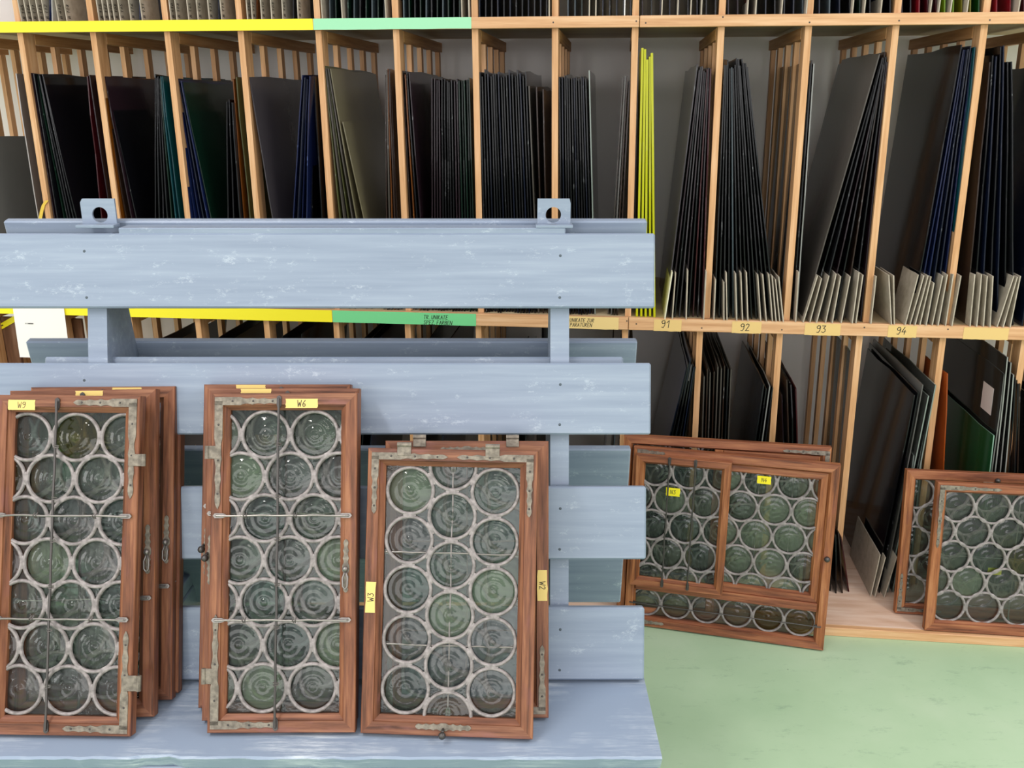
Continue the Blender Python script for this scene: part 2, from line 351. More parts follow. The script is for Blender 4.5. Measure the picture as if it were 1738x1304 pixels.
def text_mesh(txt, h, wid, slant=.0):
    v = []; f = []; x = 0
    for ch in txt:
        for pl in GL[ch]:
            p = [Vector(((x+a+slant*b)*h, b*h)) for a, b in pl]
            for i in range(len(p)-1):
                d = (p[i+1]-p[i]); d = d.normalized() if d.length > 0 else Vector((1, 0)); n = Vector((-d.y, d.x))*wid/2; e = d*wid*.35
                k = len(v); v += [p[i]-e-n, p[i+1]+e-n, p[i+1]+e+n, p[i]-e+n]; f.append((k, k+1, k+2, k+3))
        x += ADV.get(ch, .68)
    return v, f, (x-.1)*h
def text_on(parent, txt, h, wid, xf, mat=None, slant=.1, name='lettering'):
    v, f, _ = text_mesh(txt, h, wid, slant)
    return link(name, mesh(name, [xf @ Vector((a.x, a.y, 0)) for a in v], f), mat or ink, parent)
def rail_text(parent, txt, px, py, hpx, wid, row=1, slant=.15, dd=-.0213, mat=None):
    u, z = UZ(px, py, dd); u2, z2 = UZ(px, py-hpx, dd)
    text_on(parent, txt, z2-z, wid, Matrix(((1, 0, 0, u), (0, 0, 1, dd), (0, 1, 0, z), (0, 0, 0, 1))), mat, slant)
strip('tape_strip', -330, 531, 0, yellow_tape, 'bright yellow tape')
strip('tape_strip', 532, 800, 0, green_strip, 'pale green tape')
strip('tape_strip', -330, 564, 1, yellow_tape, 'bright yellow tape')
t = strip('tape_strip', 565, 808, 1, green_tape, 'green tape with handwriting')
rail_text(t, 'TR. UNIKATE', 719, 541.5, 6.5, .0016); rail_text(t, 'SPEZ. FARBEN', 719, 550.5, 6.5, .0016)
t = strip('tape_strip', 945, 1050, 1, pale_tape, 'cream tape with handwriting')
rail_text(t, 'TR UNIKATE ZUR', 956, 546, 6, .0015); rail_text(t, 'REPARATUREN', 959, 554, 6, .0015)
for n, (x0, x1), (tx, ty) in (('91', (1110, 1157), (1122, 556)), ('92', (1243, 1293), (1256, 561.5)), ('93', (1367, 1428), (1385, 564.5)), ('94', (1509, 1558), (1521, 567.5)), ('', (1638, 1715), (0, 0))):
    t = strip('number_tape', x0, x1, 1, number_m, 'masking tape number label', frac=(-.02, .92))
    if n: rail_text(t, n, tx, ty, 12, .0022, slant=.05)

# ------------------------------------------------------------------ sheets of glass and boards
SH = {}; LAST = []
def sticker(o, da, db, sa, sb, mat, lab):
    a, nrm, t, skew, h = SH[o.name]; v = []
    for off in (-t/2-.0003, -t/2-.0008):
        for d, q in ((da, h+sa), (db, h+sa), (db, h+sb), (da, h+sb)):
            p = a*q+nrm*off; v.append(EU*(p.x+skew*d)+ED*d+EZ*p.y)
    k = link('label_sticker', mesh('label_sticker', v, [(0, 1, 2, 3), (7, 6, 5, 4), (0, 4, 5, 1), (1, 5, 6, 2), (2, 6, 7, 3), (3, 7, 4, 0)]), mat, o); k['label'] = lab
def sheet(name, label, cat, group, ub, zb, ut, zt, d0, L, t, mats, wav=.003, skew=0., nf=6):
    a = Vector((ut-ub, zt-zb)); h = a.length; a.normalize(); nrm = Vector((a.y, -a.x))      # normal towards +u
    out = [(0, 0)]
    out += [(R.uniform(-wav, wav), h*i/nf) for i in range(1, nf)]
    out += [(R.uniform(0, wav*2), h+R.uniform(-wav, wav)*1.5)]
    out += [(L*i/4, h+R.uniform(-wav, wav)*1.5) for i in range(1, 4)]
    out += [(L, h), (L, 0)]
    n = len(out); v = []
    for off in (-t/2, t/2):
        for d, s in out:
            p = a*s+nrm*off; v.append(EU*(p.x+skew*d)+ED*d+EZ*p.y)
    f = [tuple(range(n)), tuple(range(2*n-1, n-1, -1))]+[(i, n+i, n+(i+1) % n, (i+1) % n) for i in range(n)]
    me = mesh(name, v, f, [0, 0]+[1]*n)
    o = link(name, me, list(mats)); o.location = SF @ Vector((ub, d0, zb)); SH[o.name] = (a, nrm, t, skew, h); LAST.append(o)
    return tag(o, label, cat, group)
COLW = {'black': 'black', 'charcoal': 'charcoal', 'purple': 'dark purple', 'red': 'dark red', 'green': 'dark green', 'teal': 'teal', 'blue': 'blue', 'navy': 'dark navy', 'amber': 'amber',
        'brown': 'brown', 'olive': 'olive', 'taupe': 'taupe', 'beige': 'beige textured', 'mauve': 'grey-mauve', 'grey': 'grey', 'neon': 'neon yellow', 'orange': 'orange', 'lime': 'lime green',
        'mustard': 'mustard', 'crimson': 'crimson', 'forest': 'leaf green', 'slate': 'slate blue', 'white': 'white', 'clear': 'clear', 'smoke': 'smoky clear', 'seedy': 'seedy clear', 'deepgreen': 'deep green', 'dim': 'dim grey'}
ORD = ['leftmost', 'second', 'third', 'fourth', 'fifth', 'sixth', 'seventh', 'eighth', 'ninth', 'tenth', 'eleventh', 'twelfth', 'thirteenth', 'fourteenth']
def pack(where, xb, xt, yt, cols, yb=None, row='mid', jit=4, d0=.015, L=.58, wav=.003, dj=.012, lastL=None, t=.0036, skew=0.):
    zb = {'mid': Z_MID1+.0005, 'low': Z_BASE+.0005, 'top': Z_TOP1+.0005}[row]
    yb = yb if yb is not None else {'mid': 535, 'low': 985, 'top': 30}[row]
    n = len(cols)
    cnt = {}; seen = {}
    for c in cols: cnt[c] = cnt.get(c, 0)+1
    for i, c in enumerate(cols):
        k = i/(n-1) if n > 1 else .5
        kb = k+(R.uniform(-.2, .2)/n if n > 2 else 0)
        d = d0+(R.uniform(-dj, dj) if n > 1 else 0)
        ub, _ = UZ(xb[0]+(xb[1]-xb[0])*k, yb, d); ut, zt = UZ(xt[0]+(xt[1]-xt[0])*kb, yt+(R.uniform(-jit, jit) if n > 1 else 0), d)
        word = COLW[c]; seen[c] = seen.get(c, 0)+1
        od = '' if cnt[c] == 1 else (ORD[seen[c]-1] if seen[c] < cnt[c] else 'rightmost')+' '
        lab = f'{od}{word} glass sheet {where}'
        sheet('glass_sheet', lab, 'glass sheet', f'{word} sheets {where}' if cnt[c] > 1 else None, ub, zb, ut, zt, d, L*(R.uniform(.94, 1.0)), t, SM[c], wav, skew)
# upper compartments, left to right
pack('behind the first pine upright, grainy face', (90, 90), (27, 27), 125, ['seedy'], d0=.02)
pack('low at the left edge of the middle row', (22, 22), (-34, -34), 235, ['grey'], d0=.02)
pack('fanned beside the first upright above the left lug', (112, 166), (50, 73), 128, ['red', 'purple', 'black', 'charcoal', 'green', 'charcoal', 'black', 'charcoal', 'black'], jit=3)
pack('against the second upright, right side of its compartment', (192, 214), (147, 151), 128, ['red', 'purple'], jit=2, d0=.07, dj=.004)
pack('leaning right of the second upright above the left lug', (228, 266), (173, 179), 131, ['amber', 'brown', 'purple', 'black'], jit=4)
pack('standing left of the third upright', (266, 326), (263, 274), 130, ['black', 'charcoal', 'black', 'charcoal', 'green', 'teal', 'teal'], jit=3, dj=.008)
pack('leaning right of the third upright', (346, 392), (294, 309), 138, ['blue', 'blue', 'blue', 'navy', 'blue', 'green'], jit=4)
pack('short, in front of the olive and amber pair', (390, 420), (384, 393), 174, ['black', 'black', 'charcoal'], jit=3)
pack('left of the fourth upright', (428, 441), (395, 400), 131, ['amber', 'olive'], jit=3, d0=.02, dj=.004)
pack('alone, leaning right of the fourth upright', (489, 489), (422, 422), 129, ['mauve'], d0=.01)
pack('speckled, left of the fifth upright', (490, 518), (513, 525), 130, ['blue', 'navy', 'blue', 'blue'], jit=3)
pack('behind the speckled blue sheets', (532, 556), (529, 533), 132, ['black', 'black'], jit=2, d0=.06, dj=.004)
pack('leaning right of the fifth upright', (594, 632), (550, 560), 116, ['olive', 'taupe', 'olive', 'taupe', 'beige'], jit=3)
pack('with its top lower than the one behind it', (652, 652), (581, 581), 207, ['beige'], d0=.012)
pack('left of the sixth upright', (658, 682), (654, 662), 122, ['brown', 'taupe', 'amber', 'brown', 'brown'], jit=5)
pack('leaning right of the sixth upright', (706, 726), (683, 694), 123, ['brown', 'amber', 'black', 'purple'], jit=3)
pack('in the dense pack left of the seventh upright', (734, 808), (733, 796), 136, ['purple']*4+['black']*5+['purple']*2+['green']*5, jit=5)
pack('in the dense pack right of the seventh upright', (826, 908), (814, 892), 125, (['charcoal', 'black', 'charcoal', 'navy']*5)[:18], jit=6)
pack('between the dense dark pack and the right lug', (914, 930), (898, 922), 148, ['taupe', 'brown', 'brown'], jit=6)
pack('packed right of the right lug', (954, 1006), (950, 994), 130, ['black', 'navy', 'charcoal', 'black', 'charcoal', 'black', 'navy', 'black', 'charcoal', 'black', 'navy', 'charcoal'], jit=5)
pack('standing right of the packed navy sheets', (1010, 1010), (1000, 1000), 121, ['clear'], d0=.02)
pack('beside the neon yellow sheets', (1032, 1048), (1058, 1068), 131, ['taupe', 'grey', 'brown', 'brown'], jit=5)
pack('standing at the join of the two rack bays', (1081, 1111), (1091, 1107), 86, ['neon']*5, jit=18, d0=-.002, L=.5, dj=.006, t=.0068)
pack('leaning in the compartment right of the neon sheets', (1130, 1192), (1184, 1206), 116, ['mauve', 'purple', 'black', 'mauve', 'purple', 'black', 'red', 'purple', 'red'], jit=6)
pack('fanned out in the second compartment right of the neon sheets', (1213, 1316), (1230, 1268), 108, ['charcoal', 'black', 'charcoal', 'black', 'slate', 'charcoal', 'black', 'charcoal', 'black', 'charcoal', 'charcoal', 'black', 'black', 'charcoal'], jit=9)
pack('leaning on bare slats right of the fanned charcoal sheets', (1324, 1324), (1360, 1360), 108, ['smoke'], d0=.1, L=.45)
pack('upright just left of the big taupe sheet', (1346, 1352), (1378, 1382), 106, ['charcoal', 'smoke'], jit=2)
pack('big and leaning across its whole compartment', (1362, 1362), (1494, 1494), 90, ['taupe'], d0=0., L=.5)
pack('leaning behind the big taupe one', (1374, 1462), (1497, 1506), 100, ['black', 'charcoal', 'purple', 'black', 'brown', 'black', 'purple'], jit=12)
pack('big and shiny, leaning left of the blue sheets', (1548, 1548), (1632, 1632), 78, ['black'], d0=0., L=.54)
pack('leaning beside the big shiny black one', (1556, 1606), (1636, 1655), 86, ['blue', 'blue', 'navy', 'navy', 'blue', 'teal'], jit=7)
pack('leaning in the rightmost compartment of the middle row', (1640, 1722), (1680, 1718), 92, ['brown', 'black', 'navy', 'black', 'navy', 'black', 'charcoal'], jit=14)
pack('big, at the right edge of the middle row', (1738, 1738), (1800, 1800), 110, ['navy'], d0=.0)
# lower compartments
lows = [('under the left end of the yellow tape', 236, 240, 590, ['brown', 'charcoal']), ('in the second low gap under the yellow tape', 352, 362, 575, ['purple', 'charcoal']),
        ('under the right end of the yellow tape', 466, 478, 570, ['charcoal', 'black']), ('under the green tape', 590, 610, 575, ['charcoal', 'black', 'navy']),
        ('under the handwriting on the green tape', 712, 730, 572, ['black', 'navy']), ('low behind the right rack post', 840, 870, 640, ['charcoal', 'white', 'charcoal']), ('low under the cream tape', 1010, 1040, 600, ['mauve', 'slate', 'taupe'])]
for wh, a, b, y, cs in lows: pack(wh, (a, a+26), (b, b+34), y, cs, row='low', jit=6, yb=985)
pack('low down under the neon yellow sheets', (1078, 1130), (1166, 1180), 618, ['navy', 'black', 'black', 'navy', 'black', 'navy', 'black'], row='low', jit=12, d0=-.03)
sticker(LAST[-3], .008, .035, -.06, -.008, paper, 'small white paper label')
pack('pale-edged, low under the fanned charcoal sheets', (1184, 1226), (1195, 1242), 632, ['taupe', 'brown', 'taupe', 'brown', 'taupe', 'taupe', 'brown', 'charcoal', 'taupe'], row='low', jit=14, d0=.0)
pack('leaning low, right of the pale-edged sheets', (1246, 1268), (1296, 1312), 655, ['charcoal', 'black', 'smoke', 'charcoal'], row='low', jit=5, d0=-.03)
pack('with a cut corner, low before white bare slats', (1336, 1356), (1328, 1352), 655, ['purple', 'brown', 'black', 'red'], row='low', jit=16, d0=.0, L=.5, wav=.008)
pack('leaning deep behind the bare slats of the bottom row', (1412, 1412), (1446, 1446), 600, ['clear'], row='low', jit=6, d0=.08, L=.28)
pack('pointed, poking out right of the double panel', (1408, 1440), (1414, 1428), 905, ['black', 'black', 'brown', 'red'], row='low', jit=12, yb=1010, d0=-.08, L=.4)
pack('big, leaning in the bottom row, front of its stack', (1483, 1483), (1553, 1553), 672, ['black'], row='low', yb=1010, d0=-.07, L=.62)
pack('leaning in the bottom row behind the big black one', (1492, 1520), (1561, 1590), 665, ['black', 'grey', 'clear', 'clear', 'clear'], row='low', jit=14, yb=1008, d0=-.06, L=.62)
pack('short, leaning low over the cut boards', (1515, 1540), (1552, 1566), 768, ['clear', 'clear'], row='low', jit=6, yb=1008, d0=-.05)
pack('narrow, beside an upright of the bottom row', (1594, 1594), (1609, 1609), 637, ['orange'], row='low', yb=985, d0=-.02, L=.3)
pack('low behind the far right window frames', (1655, 1655), (1688, 1688), 742, ['deepgreen'], row='low', d0=-.04, L=.55)
pack('leaning above the far right window frames', (1660, 1690), (1706, 1722), 622, ['dim', 'dim', 'smoke', 'dim'], row='low', jit=22, d0=-.03, L=.6)
sticker(LAST[-4], .06, .15, -.16, -.07, paper, 'white paper label')
pack('standing right of the leaning dim sheets', (1700, 1724), (1724, 1732), 645, ['charcoal', 'brown', 'charcoal', 'brown'], row='low', jit=14, d0=-.01)
pack('at the right edge of the bottom row', (1760, 1790), (1770, 1800), 700, ['black', 'charcoal', 'black'], row='low', jit=20, d0=.03)
# top row slivers
tops = [('above the first upright', 24, 29, ['crimson']), ('in the top left compartment', 84, 88, ['blue', 'white']), ('in the second top compartment', 236, 238, ['blue']), ('in the third top compartment', 370, 373, ['navy']),
        ('in the fourth top compartment', 428, 436, ['brown', 'amber']), ('left of the upright where yellow tape ends', 494, 502, ['black']),
        ('above the left half of the green tape', 560, 652, ['slate', 'green', 'charcoal', 'green', 'slate', 'charcoal', 'green', 'slate', 'green', 'charcoal']),
        ('above the right half of the green tape', 676, 780, ['charcoal', 'slate', 'green', 'charcoal', 'green', 'slate', 'charcoal', 'green', 'slate', 'green', 'charcoal', 'green']),
        ('at the top right of the green tape', 814, 928, ['navy', 'charcoal', 'black', 'navy', 'charcoal', 'navy', 'black', 'charcoal', 'navy', 'charcoal', 'navy', 'charcoal']),
        ('above the right lug', 964, 1070, ['slate', 'slate', 'green', 'green', 'charcoal', 'navy', 'charcoal', 'navy', 'charcoal', 'black']),
        ('above the neon yellow sheets', 1090, 1214, ['purple', 'black', 'purple', 'navy', 'purple', 'black', 'navy', 'black', 'charcoal']),
        ('in the top row above the fanned charcoal sheets', 1236, 1362, ['purple', 'purple', 'red', 'black', 'navy', 'black', 'charcoal', 'navy', 'slate']),
        ('in the top row above the big taupe sheet', 1390, 1510, ['navy', 'slate', 'navy', 'black', 'green', 'black', 'navy', 'black']),
        ('in the top row above the blue sheets', 1530, 1660, ['purple', 'black', 'crimson', 'red', 'red', 'lime', 'lime', 'mustard', 'mustard', 'forest']),
        ('at the top right corner of the rack', 1690, 1760, ['crimson', 'crimson', 'red', 'red'])]
for wh, a, b, cs in tops:
    la = (932-a)*.0001*300; lb = (932-b)*.0001*300
    pack(wh, (a, b), (a-la*.25, b-lb*.25), -240, cs, row='top', jit=8, d0=.012, yb=30, L=.5)
# grey boards with the glass
def boards(where, lst, sx, sy, k, row='mid', d0=-.022, L=.16, mat=None):
    zb = {'mid': Z_MID1+.0005, 'low': Z_BASE+.0005, 'top': Z_TOP1+.0005}[row]
    for i, (xt, yt, xb, *r) in enumerate(lst):
        yb = {'mid': 547, 'low': 1020, 'top': 30}[row]; d = d0-(.003*(i % 2)); l = r[0] if r else L
        ub, _ = UZ(sx+xb/k, yb, d); ut, zt = UZ(sx+xt/k, sy+yt/k, d)
        od = '' if len(lst) == 1 else (ORD[i] if i < len(lst)-1 else 'rightmost')+' '
        sheet('cardboard_divider', f'{od}grey cardboard divider {where}', 'cardboard', f'grey cardboard dividers {where}', ub, zb, ut, zt, d, l, .0032, [mat or card]*2, .0008, 0., 3)
boards('at the foot of the mauve and purple sheets', [(300, 125, 268), (408, 100, 392), (573, 108, 548)], 1090, 440, 5.267)
boards('at the foot of the fanned charcoal sheets', [(657, 180, 640), (730, 205, 730), (752, 120, 757), (835, 130, 845), (882, 120, 897), (932, 120, 945), (1033, 140, 1060), (1078, 140, 1110), (1132, 135, 1165), (1162, 150, 1198), (1192, 180, 1230), (1222, 160, 1262)], 1090, 440, 5.267)
boards('at the foot of the big taupe sheet', [(1400, 115, 1372), (1570, 145, 1440, .3), (1605, 170, 1500), (1670, 150, 1560), (1735, 130, 1640, .22), (1775, 155, 1700), (1860, 155, 1780), (1940, 120, 1880, .24), (1975, 140, 1912)], 1090, 440, 5.267)
boards('at the foot of the blue sheets', [(418, 155, 372), (530, 140, 556, .22), (574, 150, 582), (795, 140, 680), (845, 145, 722), (882, 150, 768), (908, 160, 812), (936, 210, 868), (1012, 150, 922), (1055, 140, 975), (1108, 140, 1042), (1176, 150, 1100)], 1408, 440, 5.267)
boards('at the foot of the rightmost middle compartment', [(1300, 140, 1262, .22), (1360, 140, 1322), (1412, 150, 1382), (1462, 150, 1442), (1648, 155, 1505, .26), (1680, 160, 1560), (1708, 150, 1622)], 1408, 440, 5.267)
boards('standing low on the dusty base board', [(1494, 942, 1477, .3), (1503, 946, 1484, .3), (1522, 946, 1500, .25)], 0, 0, 1, 'low', -.1)
ub, _ = UZ(1128, 547, -.02); ut, zt = UZ(1141, 461, -.02)
sheet('cardboard_divider', 'pale yellowish board leaning beside the neon sheets', 'cardboard', None, ub, Z_MID1+.0005, ut, zt, -.03, .26, .003, [pale_card]*2, .001, 0, 3)
# small lettered cards of the top row
cards = {'top left compartment': [36, 46, 55, 66, 76, 99, 113], 'second top compartment': [168, 177, 186, 194, 204, 222, 241], 'third top compartment': [290, 300, 320, 336, 355, 376],
         'fourth top compartment': [420, 428, 444, 461, 480, 506]}
writ = ['B 410', 'B 115', 'B 116', 'B 108', 'B 112', 'B 131', 'B 145']
for wh, xs in cards.items():
    for i, x in enumerate(xs):
        d = -.012; ub, _ = UZ(x, 31, d); ut, zt = UZ(x-4-(532-x)*.028, -60, d); zb = Z_TOP1+.0005
        o = sheet('lettered_card', f'{ORD[i] if i < len(xs)-1 else "rightmost"} grey lettered cardboard tab in the {wh} of the rack', 'cardboard', f'lettered tabs in the {wh}', ub, zb, ut, zt, d, .12, .0028, [card]*2, .0006, 0, 2)
        a = Vector((ut-ub, zt-zb)); a.normalize(); nv = EU*a.y-EZ*a.x; av = EU*a.x+EZ*a.y
        # writing runs upwards on the face turned to the middle of the room
        off = nv*.0021+ED*.021+av*.008
        xf = Matrix(((av.x, -ED.x*-1*-1, nv.x, off.x), (av.y, -ED.y, nv.y, off.y), (av.z, -ED.z, nv.z, off.z), (0, 0, 0, 1)))
        text_on(o, writ[(i*3+len(wh)) % 7], .014, .0016, xf, ink, .1)
for wh, xs in (('top compartment over the green tape join', [547, 581, 655]), ('top compartment left of the bare rail', [784, 796]), ('top compartment above the right lug', [932, 1000, 1011]), ('top compartment over the neon sheets', [1123, 1150, 1172, 1190]),
               ('top compartment above the fanned sheets', [1268, 1282, 1326, 1368]), ('top compartment above the taupe sheet', [1446, 1466, 1494]), ('top compartment above the blue sheets', [1578, 1592, 1612, 1640]), ('top right corner of the rack', [1727])):
    boards('in the '+wh, [(x+(x-932)*.02, -70, x, .14) for x in xs], 0, 0, 1, 'top', -.012)
ub, _ = UZ(1060, 30, -.015); ut, zt = UZ(1062, -70, -.015)
sheet('paper_slip', 'white paper slip among dark sheets in the top row', 'paper', None, ub, Z_TOP1+.0005, ut, zt, -.016, .09, .003, [paper]*2, .0005, 0, 2)

# ------------------------------------------------------------------ blue A-frame transport rack
LZ = .40
FY = lambda z: 1.89+(z-.99)*math.tan(math.radians(15))
bt = Vector((0, math.sin(math.radians(15)), math.cos(math.radians(15)))); bn = Vector((0, -math.cos(math.radians(15)), math.sin(math.radians(15))))
FP = Vector((0, 1.89, .99))
RA = math.radians(11); rt = Vector((0, -math.sin(RA), math.cos(RA))); rn = Vector((0, -math.cos(RA), -math.sin(RA)))
RP = Vector((0, 2.085, 1.11)); RY = lambda z: 2.085-(z-1.11)*math.tan(RA)
arack = empty('transport_rack', Matrix.Translation((-.35, 1.8, 0)), 'pale blue painted timber A-frame rack with plank sides, lifting lugs and a scuffed ledge', 'rack')
AI = arack.matrix_world.inverted()
def plane_xf(p0, up, n): # local x right, y up the plane, z towards the viewer
    return Matrix(((1, up.x, n.x, p0.x), (0, up.y, n.y, p0.y), (0, up.z, n.z, p0.z), (0, 0, 0, 1)))
def plank(p0, up, n, px0, px1, y0, y1, t, name='plank'):
    xf = plane_xf(p0, up, n); xi = xf.inverted()
    a = xi @ on_plane(px0, y1, p0, n); b = xi @ on_plane(px1, y0, p0, n)
    return MB().box((a.x, a.y, -t), (b.x, b.y, 0), .0035).build(name, blue, arack, AI @ xf), xf, a, b
hole = plain('nail_hole', '#4C565E', .7)
for y0, y1, x1 in ((396, 523, 1112), (616.5, 738, 1105), (826.5, 950, 1097), (1032, 1155, 1094)):
    o, xf, a, b = plank(FP, bt, bn, -90, x1, y0, y1, .022)
    h = MB()
    for px, fr in ((143, .24), (147, .86), (951, .3), (950, .86)):
        p = xf.inverted() @ on_plane(px, y0+(y1-y0)*fr, FP, bn); h.dome((p.x, p.y, -.0001), .0032, .0012, 8)
    h.build('nail_heads', hole, o, AI @ xf)['kind'] = 'stuff'
for y0, y1, x0, x1 in ((375.5, 480, 32, 1099), (580, 690, 72, 1082), (763, 868, 40, 1071), (938, 1024, 60, 1059)):
    plank(RP, rt, rn, x0, x1, y0, y1, .022)
plank(Vector((0, FP.y+.05, FP.z)), bt, bn, 76, 1058, 606, 650, .022, 'batten')
xl0 = on_plane(141, 565, FP, bn).x; xl1 = on_plane(174, 565, FP, bn).x; xr0 = on_plane(935, 570, FP, bn).x; xr1 = on_plane(967, 570, FP, bn).x
ZT = on_plane(500, 392, FP, bn).z
for a, b in ((xl0, xl1), (xr0, xr1)):
    v = [(x, y, z) for x in (a, b) for y, z in ((FY(LZ)+.0235, LZ), (RY(LZ)-.001, LZ), (RY(ZT-.012)-.001, ZT-.012), (FY(ZT-.012)+.0235, ZT-.012))]
    MB().add(v, [(0, 1, 2, 3), (7, 6, 5, 4), (0, 4, 5, 1), (1, 5, 6, 2), (2, 6, 7, 3), (3, 7, 4, 0)]).build('gable', blue, arack, AI)
MB().box((on_plane(200, 385, FP, bn).x, FY(ZT)+.002, ZT-.0115), (on_plane(960, 385, FP, bn).x, RY(ZT)-.003, ZT+.006), .002).build('top_batten', blue, arack, AI)
ZC = ZT+.006
for px0, px1, hx in ((141, 199, 172), (912, 968, 939)):
    YL = FY(ZT)+.03; k = lambda px: (px-CX)/FPX*(ray(0, 0).dot(FWD))*((YL*math.cos(PITCH))+(H-ZC)*math.sin(PITCH))
    x0, x1, xc = k(px0), k(px1), k(hx)
    z0 = ZC; hgt = .058; zc = z0+.024; r = .0165; n = 32; m = MB(); v = []; f = []
    for yy in (YL, YL+.006):
        for j in range(n):
            t = 2*math.pi*j/n; c, s = math.cos(t), math.sin(t)
            v.append((xc+r*c, yy, zc+r*s))
            q = min((x1-xc)/c if c > 1e-6 else ((x0-xc)/c if c < -1e-6 else 9), (z0+hgt-zc)/s if s > 1e-6 else ((z0-zc)/s if s < -1e-6 else 9))
            v.append((xc+q*c, yy, zc+q*s))
    for j in range(n):
        a, b = 2*j, 2*((j+1) % n)
        f += [(a, b, b+1, a+1), (2*n+a+1, 2*n+b+1, 2*n+b, 2*n+a), (a, 2*n+a, 2*n+b, b), (a+1, b+1, 2*n+b+1, 2*n+a+1)]
    m.add(v, f); m.box((x0-.004, YL-.028, z0-.0005), (x1+.004, YL+.006, z0+.006), .001)
    m.build('lifting_lug', blue, arack, AI)
y_back = on_z(1000, 1165, LZ).y; y_front = on_z(600, 1287, LZ).y
xr = on_z(1110, 1225, LZ).x; xl = on_z(-110, 1225, LZ).x
# ledge board: ragged worn front edge, its face undercut to make it darker
n = 60; v = []; f = []
for i in range(n+1):
    x = xl+(xr-xl)*i/n; e = y_front+R.uniform(-.0015, .0015)+(.006 if 18 < i < 22 else 0)
    v += [(x, e, LZ-.002-R.uniform(0, .003)), (x, e+.004, LZ), (x, FY(LZ)+.04, LZ), (x, FY(LZ)+.04, LZ-.035), (x, e+.016, LZ-.035)]
for i in range(n):
    k = i*5; f += [(k+j, k+(j+1) % 5, k+5+(j+1) % 5, k+5+j) for j in range(5)]
f += [(4, 3, 2, 1, 0), tuple(n*5+j for j in range(5))]
link('ledge_board', mesh('ledge_board', [AI @ Vector(p) for p in v], [q[::-1] for q in f]), ledge_m, arack)
MB().box((xl, y_front+.018, LZ-.15), (xr-.003, y_front+.034, LZ-.0355), .002).build('front_beam', blue, arack, AI)
for a, b in ((xl0-.02, xl1+.02), (xr0-.02, xr1+.02)):
    MB().box((a, y_front+.0345, LZ-.14), (b, RY(LZ)+.05, LZ-.0355), .003).build('cross_beam', blue, arack, AI)
    MB().box((a+.004, FY(LZ)+.045, LZ-.0355), (b-.004, RY(LZ)+.02, LZ-.0005), .002).build('packing_block', blue, arack, AI)
    for yy in (y_front+.07, RY(LZ)-.06): MB().box((a, yy, 0), (b, yy+.08, LZ-.1405), .003).build('leg', blue, arack, AI)

# ------------------------------------------------------------------ leaded windows
def roundel_mat(name, tint, refl=.5, mixr=.22, haze=.035):
    m, nt, B, N, L = newmat(name); N.remove(B); out = N['Material Output']
    t = N.new('ShaderNodeBsdfTransparent'); t.inputs[0].default_value = lin(tint)
    rf = N.new('ShaderNodeBsdfRefraction'); rf.inputs['Color'].default_value = lin(tint); rf.inputs['IOR'].default_value = 1.12; rf.inputs['Roughness'].default_value = .02
    g = N.new('ShaderNodeBsdfGlossy'); g.inputs['Roughness'].default_value = .05
    fr = N.new('ShaderNodeFresnel'); fr.inputs[0].default_value = 1.5
    a0 = N.new('ShaderNodeMixShader'); a0.inputs[0].default_value = mixr; L.new(t.outputs[0], a0.inputs[1]); L.new(rf.outputs[0], a0.inputs[2])
    df = N.new('ShaderNodeBsdfDiffuse'); df.inputs[0].default_value = tuple(x*.75 for x in lin(tint)[:3])+(1,)
    a = N.new('ShaderNodeMixShader'); a.inputs[0].default_value = haze; L.new(a0.outputs[0], a.inputs[1]); L.new(df.outputs[0], a.inputs[2])
    b = N.new('ShaderNodeMixShader'); L.new(fr.outputs[0], b.inputs[0]); L.new(a.outputs[0], b.inputs[1]); L.new(g.outputs[0], b.inputs[2])
    bp = N.new('ShaderNodeBump'); bp.inputs['Strength'].default_value = .35; bp.inputs['Distance'].default_value = .002
    L.new(noise(N, L, 55, 3), bp.inputs['Height'])
    for x in (rf, g, fr): L.new(bp.outputs[0], x.inputs['Normal'])
    L.new(b.outputs[0], out.inputs[0]); return m
RM = [roundel_mat('roundel_pale_green', '#D3DED3'), roundel_mat('roundel_grey', '#DCE0DC'), roundel_mat('roundel_teal', '#C3D3CC'), roundel_mat('roundel_olive', '#B8B27A'), roundel_mat('roundel_green', '#C2D4BA', haze=.12)]  # green roundel: extra diffuse haze stands in for reflected floor and room
SP = roundel_mat('spandrel_glass', '#C8D2CA', mixr=.1)
def roundel_mesh(r, c=(0, 0), clip=None, ph=0.):
    nr, ns = 14, 28; v = [(c[0], c[1], -.004)]; f = []
    for i in range(1, nr+1):
        q = i/nr; z = -.004-.004*q*q+.0007*math.sin(q*19+ph)*(1-q*.5)
        if q < .12: z += .003
        v += [(c[0]+r*q*math.cos(2*math.pi*k/ns), c[1]+r*q*math.sin(2*math.pi*k/ns), z) for k in range(ns)]
    f = [(0, 1+k, 1+(k+1) % ns) for k in range(ns)]
    for i in range(nr-1):
        a = 1+i*ns; f += [(a+k, a+ns+k, a+ns+(k+1) % ns, a+(k+1) % ns) for k in range(ns)]
    if clip:
        x0, y0, x1, y1 = clip
        v = [(min(max(x, x0), x1), min(max(y, y0), y1), z) for x, y, z in v]
        ok = []
        for q in f:
            p = [v[i] for i in q]; ar = 0
            for i in range(len(p)): ar += p[i][0]*p[(i+1) % len(p)][1]-p[(i+1) % len(p)][0]*p[i][1]
            if abs(ar) > 1e-9: ok.append(q)
        used = sorted({i for q in ok for i in q}); mp = {j: i for i, j in enumerate(used)}
        v = [v[i] for i in used]; f = [tuple(mp[i] for i in q) for q in ok]
    return v, f
CACHE = {}
